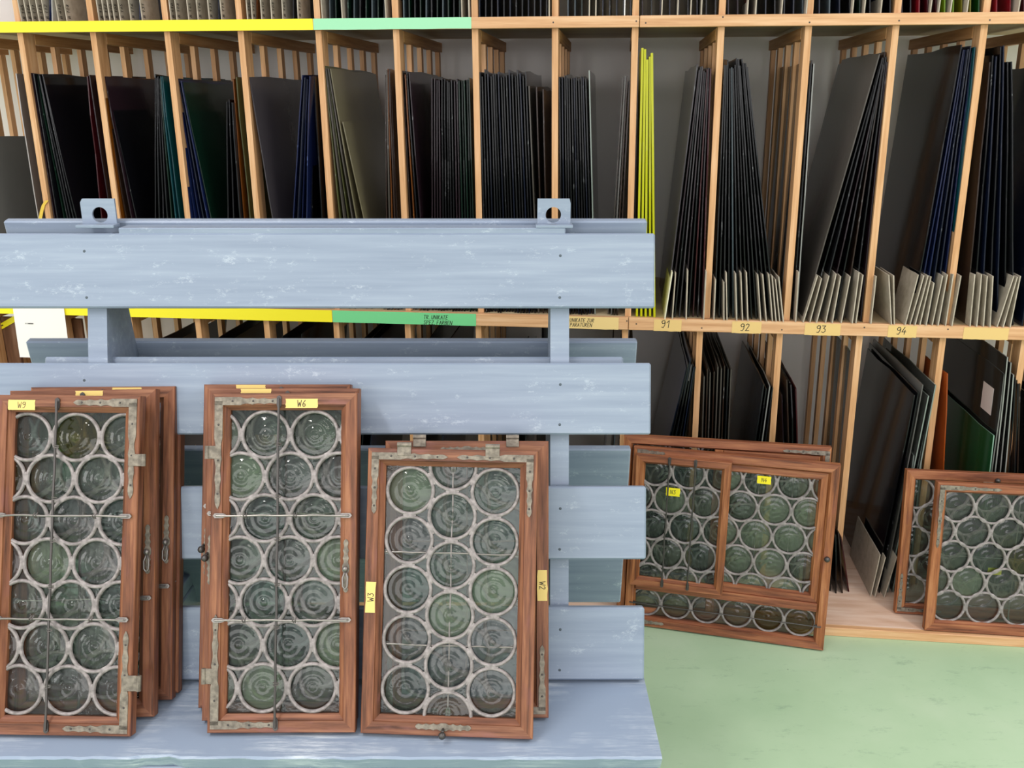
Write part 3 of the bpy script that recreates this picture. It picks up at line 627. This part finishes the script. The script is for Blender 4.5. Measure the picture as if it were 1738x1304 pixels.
def leaded(root, op, centres, pitch, rg, zoff=-.014, tints=(0, 1, 2, 0, 1, 4), olive=()):
    x0, y0, x1, y1 = op; e = .003; clip = (x0-e, y0-e, x1+e, y1+e); ro = pitch/2+.0012; ri = ro-.078*pitch; lm = MB()
    ns = 40
    for cx, cy in centres:
        for k in range(ns):
            a0, a1 = 2*math.pi*k/ns, 2*math.pi*(k+1)/ns; am = (a0+a1)/2; rm = (ro+ri)/2
            if not (clip[0]-.002 < cx+rm*math.cos(am) < clip[2]+.002 and clip[1]-.002 < cy+rm*math.sin(am) < clip[3]+.002): continue
            v = []
            for a in (a0, a1):
                v += [(cx+r*math.cos(a), cy+r*math.sin(a), z) for r, z in ((ri, -.003), (ri+.001, .0005), (rm, .0022), (ro-.001, .0005), (ro, -.003))]
            lm.add(v, [(j, j+5, j+6, j+1) for j in range(4)][::1])
    cs = list(centres)
    for i in range(len(cs)):
        for j in range(i+1, len(cs)):
            a, b = Vector(cs[i]), Vector(cs[j]); dd = (b-a).length
            if dd < pitch*1.08:
                c = (a+b)/2
                if x0 < c.x < x1 and y0 < c.y < y1:
                    t = (b-a).normalized(); nn = Vector((-t.y, t.x)); L_, W_ = .0135, .0058
                    ring = []
                    for q in range(12):
                        an = 2*math.pi*q/12; ring.append(c+nn*L_*math.cos(an)+t*W_*math.sin(an))
                    lm.add([(p.x, p.y, .0003) for p in ring]+[(c.x, c.y, .0032)], [(q, (q+1) % 12, 12) for q in range(12)])
    xf = Matrix.Translation((0, 0, zoff))
    lo = lm.build('lead_came', lead, root, xf, smooth=True)
    if len(centres) == 7: lo['kind'] = 'stuff'
    for i, (cx, cy) in enumerate(cs):
        if cx+rg < x0+.004 or cx-rg > x1-.004 or cy+rg < y0+.004 or cy-rg > y1-.004: continue
        ti = 3 if i in olive else R.choice(tints); ph = (i*1.7) % 6
        full = clip[0] <= cx-rg and cx+rg <= clip[2] and clip[1] <= cy-rg and cy+rg <= clip[3]
        if full:
            key = (round(rg, 4), ti, int(ph))
            if key not in CACHE:
                v, f = roundel_mesh(rg, ph=int(ph)); CACHE[key] = mesh('roundel', v, f); CACHE[key].materials.append(RM[ti])
                for p in CACHE[key].polygons: p.use_smooth = True
            o = bpy.data.objects.new('roundel', CACHE[key]); C.objects.link(o); o.parent = root; o.location = (cx, cy, zoff)
            o.rotation_euler = (0, 0, R.uniform(0, 6))
        else:
            v, f = roundel_mesh(rg, (cx, cy), clip, ph)
            if f: link('roundel', mesh('roundel', [(x, y, z+zoff) for x, y, z in v], f), RM[ti], root, True)
    st = .005; sm = MB(); nx, ny = int((x1-x0)/st)+1, int((y1-y0)/st)+1; gi = {}; v = []; f = []
    def gv(i, j):
        if (i, j) not in gi:
            gi[i, j] = len(v); v.append((min(x0+i*st, x1), min(y0+j*st, y1), zoff-.0055))
        return gi[i, j]
    for i in range(nx):
        for j in range(ny):
            px, py = x0+(i+.5)*st, y0+(j+.5)*st
            if all((px-a)**2+(py-b)**2 > (ri+.002)**2 for a, b in cs): f.append((gv(i, j), gv(i+1, j), gv(i+1, j+1), gv(i, j+1)))
    if f:
        o = link('spandrel_glass', mesh('spandrel_glass', v, f), SP, root); o['kind'] = 'stuff'
def hexrows(op, pitch, first, rows, off0, rs=None):
    """rows from the top: first row's centre height, off0 = centre of one circle in row 0 measured from the left"""
    x0, y0, x1, y1 = op; out = []; rs = rs or pitch*.866
    for r in range(rows):
        y = first-r*rs; x = x0+off0+(pitch/2 if r % 2 else 0)
        while x > x0-pitch*.5: x -= pitch
        while x < x1+pitch*.5:
            if x+pitch/2 > x0+.002 and x-pitch/2 < x1-.002: out.append((x, y))
            x += pitch
    return out
def hexcols(op, pitch, xs, tops, n):
    return [(x, t-k*pitch) for x, t in zip(xs, tops) for k in range(n)]
def member(root, name, a, b, c, d, mat, prof):
    """one mitred frame member along the outer edge a->b of a rectangle; inner side c (direction inwards), ends d = (mitre at a, mitre at b)"""
    a = Vector(a); b = Vector(b); c = Vector(c); t = (b-a).normalized(); n = len(prof); v = []
    for base, sgn, k in ((a, 1, d[0]), (b, -1, d[1])):
        for w_, z in prof: v.append((*(base+c*w_+t*sgn*w_*k), z))
    f = [tuple(range(n)), tuple(range(2*n-1, n-1, -1))]+[(i, n+i, n+(i+1) % n, (i+1) % n) for i in range(n)]
    return link(name, mesh(name, v, f), mat, root)
def frame(root, x0, y0, x1, y1, s, T, mv, mh, bev=.011, z0=0.0, names=('stile', 'rail')):
    prof = [(0, z0-.0015), (.0015, z0), (s-bev, z0), (s-bev+.001, z0-.004), (s, z0-.0125), (s, z0-T), (0, z0-T)]
    prof = prof[::-1]
    member(root, names[0], (x0, y1), (x0, y0), (1, 0), (1, 1), mv, prof); member(root, names[0], (x1, y0), (x1, y1), (-1, 0), (1, 1), mv, prof)
    member(root, names[1], (x0, y0), (x1, y0), (0, 1), (1, 1), mh, prof); member(root, names[1], (x1, y1), (x0, y1), (0, -1), (1, 1), mh, prof)
def scallop(L, w, n=26, plain_frac=.35):
    """outline of a strap from 0 to L with a wavy forged tip"""
    up = []
    for i in range(n+1):
        q = i/n; x = L*q
        if q < plain_frac: h = w*.5
        else:
            p = (q-plain_frac)/(1-plain_frac); h = w*(.5-.14*p)*(1-.38*abs(math.sin(p*math.pi*3.5)))
            if q > .95: h *= math.sqrt(max(0, 1-((q-.95)/.05)**2))*.9+.1
        up.append((x, h))
    return up
def strap(mb, origin, ang, L, w, z=0.0, t=.0018, pf=.35):
    up = scallop(L, w, plain_frac=pf); poly = [(x, -h) for x, h in up]+[(x, h) for x, h in up[::-1]]
    c, s = math.cos(ang), math.sin(ang)
    mb.prism([(origin[0]+x*c-y*s, origin[1]+x*s+y*c) for x, y in poly], z, z+t)
def corner_bracket(root, corner, sx, sy, lx, ly, w=.016):
    """forged L plate: legs of lx along x (direction sx) and ly along y (direction sy) from the outer corner"""
    m = MB(); x, y = corner; cx, cy = x+sx*w/2, y+sy*w/2
    strap(m, (cx, cy), 0 if sx > 0 else math.pi, lx, w, .0002); strap(m, (cx, cy), math.pi/2*sy, ly, w, .0003)
    m.box((cx-w/2, cy-w/2, .0001), (cx+w/2, cy+w/2, .0021))
    o = m.build('corner_bracket', tinned, root)
    r = MB()
    for q in (.22, .55, .86): r.dome((cx+sx*lx*q, cy, .002), .0022, .0014); r.dome((cx, cy+sy*ly*q, .0021), .0022, .0014)
    r.build('rivets', black_iron, o)['kind'] = 'stuff'; return o
def bar(root, p, q, r=.0026, mat=None, flat=.011, ties=(), z=.006):
    a = Vector((*p, z)); b = Vector((*q, z)); d = (b-a).normalized(); L = (b-a).length; m = MB(); n = 14; pts = []
    for i in range(n+1):
        k = i/n; jit = Vector((d.y, -d.x, 0))*R.uniform(-.0009, .0009) if 0 < i < n else Vector((0, 0, 0))
        pts.append(a+d*L*k+jit)
    m.tube(pts, r, 8)
    s = Vector((-d.y, d.x, 0))
    for e, g in ((a, d), (b, -d)):
        poly = [e+g*.018+s*.0026, e+g*.012+s*.0046, e-g*.004+s*.0046, e-g*.0075, e-g*.004-s*.0046, e+g*.012-s*.0046, e+g*.018-s*.0026]
        if Vector((0, 0, 1)).dot((poly[1]-poly[0]).cross(poly[2]-poly[1])) < 0: poly = poly[::-1]
        m.prism([(c.x, c.y) for c in poly], z-.0055, z-.0022)
        m.dome((e.x, e.y, z-.0022), .0028, .002)
    o = m.build('saddle_bar', mat or black_iron, root, smooth=False)
    if ties:
        t = MB()
        for k in ties:
            c = a+d*L*k
            for j in (-.0025, .0025): t.tube([c+d*(j+R.uniform(-.001, .001))+s*.005-Vector((0, 0, .004)), c+d*j+Vector((0, 0, .0036)), c+d*(j*.6)-s*.005-Vector((0, 0, .004))], .0013, 6)
        t.build('wire_ties', bright_iron, o)
    return o
def hinge(root, x, y, sx, w=.022, h=.022, vertical=True):
    m = MB()
    if vertical:
        m.box((min(x, x+sx*w), y-h/2, .0004), (max(x, x+sx*w), y+h/2, .0026), .0006); m.tube([(x+sx*w, y-h/2, .001), (x+sx*w, y+h/2, .001)], .0048, 10)
    else:
        m.box((x-h/2, min(y, y+sx*w), .0004), (x+h/2, max(y, y+sx*w), .0026), .0006); m.tube([(x-h/2, y+sx*w, .001), (x+h/2, y+sx*w, .001)], .0048, 10)
    return m.build('hinge', tinned, root)
def drop_handle(root, x, y, h=.1, knob=True):
    m = MB(); strap(m, (x, y), math.pi/2, h*.55, .014, .0002, pf=.1); strap(m, (x, y), -math.pi/2, h*.45, .014, .0002, pf=.1)
    o = m.build('handle_plate', tinned, root); g = MB()
    g.ball((x, y, .008), .006)
    yy = y-.002
    g.tube([(x, yy, .006), (x-.005, yy-.016, .009), (x-.0045, yy-.032, .01), (x, yy-.038, .01), (x+.0045, yy-.032, .01), (x+.005, yy-.016, .009), (x, yy, .006)], .0019, 8)
    g.build('drop_ring', bright_iron, o, smooth=True); return o
def knob_plate(root, x, y, lx=.1, along='x'):
    m = MB(); a = 0 if along == 'x' else math.pi/2
    strap(m, (x, y), a, lx*.5, .015, .0002, pf=.1); strap(m, (x, y), a+math.pi, lx*.5, .015, .0002, pf=.1)
    return m.build('latch_plate', tinned, root)
def pull_knob(root, x, y):
    g = MB(); g.tube([(x, y, .001), (x, y-.004, .012)], .003, 8); g.ball((x, y-.008, .016), .0075, 12, 8)
    return g.build('pull_knob', black_iron, root, smooth=True)
def label_tape(root, x0, y0, x1, y1, mat, txt='', th=.012, wid=.0012, rot=0, tcol=None, z=.0005, tx=.2, lab='masking tape label'):
    n = 5; v = []; f = []
    for i in range(n+1):
        y = y0+(y1-y0)*i/n; v += [(x0+R.uniform(-.001, .001), y, z), (x1+R.uniform(-.001, .001), y, z), ]
    if (x1-x0) < (y1-y0): pass
    for i in range(n): f.append((2*i, 2*i+1, 2*i+3, 2*i+2))
    o = link('label_tape', mesh('label_tape', v, f), mat, root); o['label'] = lab
    if txt:
        _, _, wd = text_mesh(txt, th, wid); cx, cy = (x0+x1)/2, (y0+y1)/2
        xf = Matrix.Translation((cx, cy, z+.0004)) @ Matrix.Rotation(rot, 4, 'Z') @ Matrix.Translation((-wd/2, -th/2, 0))
        text_on(o, txt, th, wid, xf, tcol or ink, .05)
    return o
def place(bl, br, ytop, lean, z):
    a, b = on_z(*bl, z), on_z(*br, z); ex = (b-a).normalized(); W = (b-a).length
    back = Vector((-ex.y, ex.x, 0)); up = (back*math.sin(lean)+EZ*math.cos(lean)).normalized(); n = ex.cross(up)
    lo, hi = .1, 1.5; mid = (a+b)/2
    for _ in range(50):
        h = (lo+hi)/2
        if proj(mid+up*h)[1] > ytop: lo = h
        else: hi = h
    M = Matrix(((ex.x, up.x, n.x, a.x), (ex.y, up.y, n.y, a.y), (ex.z, up.z, n.z, a.z), (0, 0, 0, 1)))
    return M, W, h
ST = .034
def win(name_lab, bl, br, ytop, lean, z, T=.026, cat='window', group=None, lift=True):
    M, W, Hh = place(bl, br, ytop, math.radians(lean), z)
    # the back lower edge is what stands on the ledge: lift so that it does not sink
    dz = T*math.sin(math.radians(lean))+.0006
    M = Matrix.Translation((0, 0, dz if lift else 0)) @ M
    root = empty('leaded_casement', M, name_lab, cat, group); MI = M.inverted(); root['kind'] = 'thing'
    def loc(px, py, dz_=0.0):
        n = (M.to_3x3() @ Vector((0, 0, 1))); p0 = M @ Vector((0, 0, dz_)); return MI @ on_plane(px, py, p0, n)
    return root, W, Hh, loc
LEAN = 20
def tall_window(lab, bl, br, ytop, rows_px, xpx, detail=True, lean=LEAN, tape=None, side='left', olive=(), group=None):
    root, W, Hh, loc = win(lab, bl, br, ytop, lean, LZ+.0005, group=group)
    frame(root, 0, 0, W, Hh, ST, .026, oak_v, oak_h); op = (ST, ST, W-ST, Hh-ST)
    p = .0995*W/.293
    rs = (op[3]-op[1]-p*1.0)/6
    cs = hexrows(op, p, op[3]-p*.5, 7, xpx*W, rs)
    leaded(root, op, cs, p, p/2-.006, olive=olive)
    return root, W, Hh, loc, op, p
# left stack
r, W, Hh, loc, op, p = tall_window('tall leaded roundel window marked W9, front of the left stack', (-27, 1254), (222, 1258), 679, None, .08, olive=(1, 3))
b = loc(98, 700).x
corner_bracket(r, (W-.006, Hh-.006), -1, -1, .12, .19); corner_bracket(r, (W-.006, .006), -1, 1, .12, .19)
hinge(r, W-.02, loc(222, 781).y, 1, .03, .024); hinge(r, W-.02, loc(222, 1160).y, 1, .034, .03)
bar(r, (b, .012), (b, Hh-.012), ties=(.13, .3, .43, .57, .7, .86)); 
for y in (875, 1050): yy = loc(100, y).y; bar(r, (.012, yy), (W-.016, yy), .0021, bright_iron, ties=(.3, .75), z=.008)
a = loc(14, 696); c = loc(60, 679); label_tape(r, a.x, a.y, c.x, c.y, cream_tape, 'W9', .012, .0012, tcol=pencil)
for lab, bl, br, yt, tp in (('window second from the front in the left stack, edge-on beside W9', (10, 1231), (262, 1224), 669.5, (128, 175)), ('window third from the front in the left stack with a cream tape on top', (43, 1199), (292, 1195), 664, (190, 240)),
                            ('rearmost leaded window of the left stack, against the rack', (56, 1187), (303, 1183), 662, None)):
    r, W, Hh, loc, op, p = tall_window(lab, bl, br, yt, None, .2)
    bx = W*.5; bar(r, (bx, .012), (bx, Hh-.012)); bar(r, (.012, Hh*.36), (W-.012, Hh*.36), .0021, bright_iron, z=.008)
    if tp:
        a = loc(tp[0], yt+4); c = loc(tp[1], yt+1); label_tape(r, a.x, Hh-.014, c.x, Hh-.002, cream_tape)
        drop_handle(r, W-.014, Hh*.5)
# middle stack
r, W, Hh, loc, op, p = tall_window('tall leaded roundel window marked W6, front of the middle stack', (352, 1252), (603, 1251), 675, None, .24)
corner_bracket(r, (.006, Hh-.008), 1, -1, .125, .215); corner_bracket(r, (.006, .008), 1, 1, .125, .215)
hinge(r, .02, loc(350, 768).y, -1, .028, .026); hinge(r, .02, loc(345, 1148).y, -1, .028, .03)
b = loc(474, 700).x; bar(r, (b, .012), (b, Hh-.012), ties=(.13, .3, .43, .57, .7, .86))
for y in (875, 1052): yy = loc(470, y).y; bar(r, (.014, yy), (W-.016, yy), .0021, bright_iron, ties=(.22, .6), z=.008)
a = loc(485, 693); c = loc(539, 677); label_tape(r, a.x, a.y, c.x, c.y, cream_tape, 'W6', .0125, .0013)
q = loc(587, 965); drop_handle(r, q.x, q.y, .105)
for lab, bl, br, yt in (('window behind the one marked W6 in the middle stack', (343, 1231), (605, 1231), 667), ('rearmost window of the middle stack, against the blue planks', (337, 1209), (590, 1209), 660)):
    r, W, Hh, loc, op, p = tall_window(lab, bl, br, yt, None, .33)
    bx = W*.53; bar(r, (bx, .012), (bx, Hh-.012)); bar(r, (.012, Hh*.62), (W-.012, Hh*.62), .0021, bright_iron, z=.008)
    label_tape(r, W*.22, Hh-.01, W*.42, Hh-.001, cream_tape)
    knob_plate(r, .012, Hh*.48, .1, 'y'); pull_knob(r, .006, Hh*.5)
# right stack
def wide_window(lab, bl, br, yt, tape, front):
    root, W, Hh, loc = win(lab, bl, br, yt, LEAN, LZ+.0005); frame(root, 0, 0, W, Hh, ST*1.02, .028, oak_v, oak_h); s = ST*1.02
    op = (s, s, W-s, Hh-s); ow = op[2]-op[0]; cw = ow/2/ (1+1/ (2*.866)) ; p = cw/.866
    p = ow/(1+2*.866); xs = [op[0]+p/2, op[0]+p/2+.866*p, op[0]+p/2+1.732*p]; p2 = (op[3]-op[1])/5
    cs = hexcols(op, p2, [xs[0], xs[2]], [op[3]-p2*.5]*2, 5)+hexcols(op, p2, [xs[1]], [op[3]], 6)
    leaded(root, op, cs, max(p, p2)*.99, p/2-.005)
    bx = xs[1]; bar(root, (bx, s-.004), (bx, Hh-s+.004), .0018, bright_iron, z=-.02)
    for k in (.305, .63): bar(root, (s-.004, Hh*k), (W-s+.004, Hh*k), .0018, bright_iron, z=-.02)
    return root, W, Hh, loc
r, W, Hh, loc = wide_window('wide leaded roundel window marked W3, front of the right stack on the ledge', (612, 1252), (904, 1263), 771, None, True)
corner_bracket(r, (.008, Hh-.008), 1, -1, .145, .115, .014); corner_bracket(r, (W-.008, Hh-.008), -1, -1, .145, .115, .014)
hinge(r, loc(686, 775).x, Hh-.014, 1, .022, .028, False); hinge(r, loc(836, 775).x, Hh-.014, 1, .022, .028, False)
kx = loc(752, 1245); knob_plate(r, kx.x, .018, .11); pull_knob(r, kx.x, .014)
a = loc(620, 1040); c = loc(638, 988); label_tape(r, a.x, a.y, c.x, c.y, cream_tape, 'W3', .012, .0012, math.pi/2)
r, W, Hh, loc = wide_window('wide leaded roundel window marked W2, behind W3 on the ledge', (650, 1225), (931, 1226), 756, None, False)
hinge(r, W*.21, Hh-.012, 1, .02, .026, False); hinge(r, W*.78, Hh-.012, 1, .02, .026, False); knob_plate(r, W*.5, Hh-.018, .11)
corner_bracket(r, (W-.006, .008), -1, 1, .13, .13, .014); corner_bracket(r, (.006, .008), 1, 1, .1, .13, .014)
a = loc(912, 1020); c = loc(929, 968); label_tape(r, a.x, a.y, c.x, c.y, cream_tape, 'W2', .012, .0012, -math.pi/2)
# panels on the floor by the storage rack
def pane_net(root, op, pitch, zoff, tints=(0, 4, 4, 1), off=.55):
    rows = max(1, int((op[3]-op[1])/(pitch*.866)+.6)); rs = pitch*.866
    cs = hexrows(op, pitch, op[3]-pitch*.2, rows+1, pitch*off, rs); leaded(root, op, cs, pitch, pitch/2-.0055, zoff, tints)
root, W, Hh, loc = win('double leaded panel with a sash marked N3 and a pane marked N4', (1059, 1060), (1397, 1107), 776, 7, 0.0005, T=.03)
s = .030; frame(root, 0, 0, W, Hh, s, .03, oakn_v, oakn_h, .006)
ty = loc(1230, 1013).y; th = .026; prof = [(s, -.001), (s, -.03)]
MB().box((s-.001, ty-th/2, -.029), (W-s+.001, ty+th/2, -.0015), .0015).build('transom', oakn_h, root)
xm = loc(1225, 900).x
op1 = (s, s, W-s, ty-th/2); pp = .094
leaded(root, op1, [(op1[0]+pp*(.35+i), (op1[1]+op1[3])/2) for i in range(7)], pp, pp/2-.0055, -.018, (1, 0, 1, 3))
yb = (op1[1]+op1[3])/2; bar(root, (s*.5, yb), (W-s*.5, yb), .0018, z=.002)
# fixed light N4
f4 = (xm-.01, ty+th/2, W-s, Hh-s); frame(root, f4[0], f4[1], f4[2], f4[3], .026, .018, oakn_v, oakn_h, .006, -.010, ('sash_stile', 'sash_rail'))
op4 = (f4[0]+.026, f4[1]+.026, f4[2]-.026, f4[3]-.026); pane_net(root, op4, .099, -.02, (4, 4, 0), .85)
for k in (.33, .72): bx = op4[0]+(op4[2]-op4[0])*k; bar(root, (bx, op4[1]), (bx, op4[3]), .0016, bright_iron, z=-.028)
q = loc(1297, 817); label_tape(root, q.x-.02, q.y-.012, q.x+.02, q.y+.012, neon_tape, 'N4', .012, .0013, z=-.0125, lab='neon yellow sticker')
# sliding sash N3
f3 = (s-.018, ty+th/2-.004, xm+.016, Hh-.018); frame(root, f3[0], f3[1], f3[2], f3[3], .028, .022, oakn_v, oakn_h, .008, .0232, ('sash_stile', 'sash_rail'))
op3 = (f3[0]+.028, f3[1]+.028, f3[2]-.028, f3[3]-.028); pane_net(root, op3, .101, .010, (2, 0, 2, 4), .3)
for k in (.32, .66): bx = op3[0]+(op3[2]-op3[0])*k; bar(root, (bx, f3[1]+.012), (bx, f3[3]-.006), .0024, z=.029)
q = loc(1142, 836, .02); label_tape(root, q.x-.021, q.y-.013, q.x+.021, q.y+.013, neon_tape, 'N3', .0125, .0014, z=.0165, lab='neon yellow sticker')
MB().ball((W-.014, loc(1393, 948).y, .004), .009, 10, 6).build('latch_boss', black_iron, root, smooth=True)
m = MB(); strap(m, (.012, Hh-.013), 0, .085, .014, .0003); m.build('iron_strap', tinned, root)
m = MB(); strap(m, (.04, .015), 0, .085, .014, .0003); m.build('iron_strap', tinned, root)
root, W, Hh, loc = win('leaded panel half hidden behind the panel marked N3', (1046, 1040), (1386, 1072), 751, 7, Z_BASE+.0005, T=.026)
frame(root, 0, 0, W, Hh, .03, .026, oakn_v, oakn_h, .006); corner_bracket(root, (W-.004, Hh-.012), -1, -1, .13, .16, .013)
op = (.03, .03, W-.03, Hh-.03); xm = W*.47
MB().box((xm-.013, .029, -.025), (xm+.013, Hh-.029, -.0015), .0015).build('mullion', oakn_v, root)
frame(root, xm+.013, .03, W-.03, Hh-.03, .022, .018, oakn_v, oakn_h, .005, -.004, ('sash_stile', 'sash_rail'))
pane_net(root, (.03, .03, xm-.013, Hh-.03), .1, -.014); pane_net(root, (xm+.035, .052, W-.052, Hh-.052), .1, -.016)
# far right pair
root, W, Hh, loc = win('leaded roundel window at the right edge, in front on the base board', (1569, 1072), (1860, 1091), 828, 8, Z_BASE+.0005)
frame(root, 0, 0, W, Hh, .032, .026, oakn_v, oakn_h, .007); op = (.032, .032, W-.032, Hh-.032); pr = .1035
leaded(root, op, hexrows(op, pr, op[3]-pr*.42, 5, pr*.34, (op[3]-op[1]-pr*.86)/4), pr, pr/2-.0055, olive=(12,))
corner_bracket(root, (.008, Hh-.008), 1, -1, .17, .19, .014); bar(root, (.03, Hh*.5), (W-.03, Hh*.5), .0017, bright_iron, z=-.024); bar(root, (.25, .03), (.25, Hh-.03), .0017, bright_iron, z=-.024)
q = loc(1690, 972, -.02); label_tape(root, q.x-.02, q.y-.011, q.x+.02, q.y+.011, neon_tape, '', z=-.03, lab='neon yellow sticker seen through the glass')
root, W, Hh, loc = win('leaded window behind the front one at the right edge, left side showing', (1519, 1043), (1810, 1061), 807, 8, Z_BASE+.0005)
frame(root, 0, 0, W, Hh, .032, .026, oakn_v, oakn_h, .006); op = (.032, .032, W-.032, Hh-.032)
leaded(root, op, hexrows(op, pr, op[3]-pr*.42, 5, pr*.1, (op[3]-op[1]-pr*.86)/4), pr, pr/2-.0055, tints=(2, 0, 2))
corner_bracket(root, (.004, .008), 1, 1, .13, .12, .013); hinge(root, W*.47, Hh-.026, -1, .006, .03, False)
MB().ball((W*.52, Hh-.02, .004), .008, 10, 6).build('latch_boss', black_iron, root, smooth=True)

# ------------------------------------------------------------------ notes and straps on the storage rack
dd = -.026; a = UZ(35, 606, dd); b = UZ(108, 519.5, dd); n = 6; v = []; f = []
for i in range(n+1):
    z = b[1]+(a[1]-b[1])*i/n; y = dd-.004*math.sin(i/n*1.6)
    v += [(a[0], y, z), (b[0], y, z), (a[0], y+.0005, z), (b[0], y+.0005, z)]
for i in range(n):
    k = 4*i; f += [(k, k+4, k+5, k+1), (k+2, k+3, k+7, k+6), (k, k+2, k+6, k+4), (k+1, k+5, k+7, k+3)]
note = link('paper_note', mesh('paper_note', v, f), paper); note.matrix_world = SF; tag(note, 'blank-looking white paper note with faint handwriting hanging from the rack rail', 'paper')
u, z = UZ(43, 550, dd-.0045)
text_on(note, 'n v nvevnnven', .006, .0009, Matrix(((1, 0, 0, u), (0, 0, 1, dd-.0048), (0, 1, 0, z), (0, 0, 0, 1))), ink, .2)
# brown packing board and yellow band in the bottom left compartments
for k, (x0, x1) in enumerate(((-30, 36), (108, 146))):
    a = UZ(x0, 700, .02)[0]; b = UZ(x1, 700, .02)[0]
    rp('side_panel', (a, .0655, Z_BASE), (b, .08, Z_MID0-.034), wood('dark_panel_%d' % k, '#5A3A28', '#6E4A34', '#83604A', (40, 40, 4)))
a = UZ(-12, 562, .06); b = UZ(34, 536, .06); h = .022
bd = MB().add([(a[0], .0605, a[1]-h/2), (b[0], .0605, b[1]-h/2), (b[0], .0605, b[1]+h/2), (a[0], .0605, a[1]+h/2), (a[0], .0645, a[1]-h/2), (b[0], .0645, b[1]-h/2), (b[0], .0645, b[1]+h/2), (a[0], .0645, a[1]+h/2)],
              [(0, 1, 2, 3), (7, 6, 5, 4), (0, 4, 5, 1), (1, 5, 6, 2), (2, 6, 7, 3), (3, 7, 4, 0)]).build('label_band', yellow_tape, rack)
bd['label'] = 'yellow band with dark writing'
an = math.atan2(b[1]-a[1], b[0]-a[0]); ca, sa = math.cos(an), math.sin(an)
text_on(bd, 'vnen vnne nvven', .008, .0012, Matrix(((ca, -sa, 0, a[0]+.004), (0, 0, 1, .0601), (sa, ca, 0, a[1]+.001), (0, 0, 0, 1))), ink, .1)
m = MB(); pts = []
for px, py in ((80, 340), (74, 348), (71, 358), (68, 374)): u, z = UZ(px, py, -.003); pts.append((u, -.004, z))
for i in range(len(pts)-1):
    p, q = Vector(pts[i]), Vector(pts[i+1]); e = Vector((.006, 0, 0)); t = Vector((0, .0012, 0))
    m.add([p-e, p+e, q+e, q-e, p-e+t, p+e+t, q+e+t, q-e+t], [(0, 1, 2, 3), (7, 6, 5, 4), (0, 4, 5, 1), (2, 6, 7, 3), (1, 5, 6, 2), (3, 7, 4, 0)])
o = m.build('yellow_strap', tapem('yellow_webbing', '#D9B43C')); o.matrix_world = SF; tag(o, 'short yellow strap hanging on the first pine upright left of the lug', 'strap')
u, z = UZ(927, 581, .33)
m = MB(); m.tube([(0, 0, 0), (0, 0, .06), (0, 0, .066), (0, 0, .068), (0, 0, .085)], [.017, .017, .010, .008, .008], 14)
MB_top = MB(); MB_top.tube([(0, 0, .0851), (0, 0, .105)], [.0095, .0085], 14)
ped = MB(); ped.box((-.03, -.03, Z_BASE+.0005), (.03, .03, z-.0005), .002)
bz = z
crate = ped.build('storage_box', plain('dark_box', '#33302E', .8), xf=Matrix.Translation((0, 0, 0))); crate.matrix_world = SF @ Matrix.Translation((u, .33, 0)); tag(crate, 'tall narrow dark box under the black bottle behind the right rack post', 'box')
bt_ = m.build('bottle', plain('black_plastic', '#17171A', .35)); bt_.matrix_world = SF @ Matrix.Translation((u, .33, z)); tag(bt_, 'small black bottle standing deep in the bottom row behind the right rack post', 'bottle')
MB_top.build('cap', plain('cap_plastic', '#242428', .4), bt_)
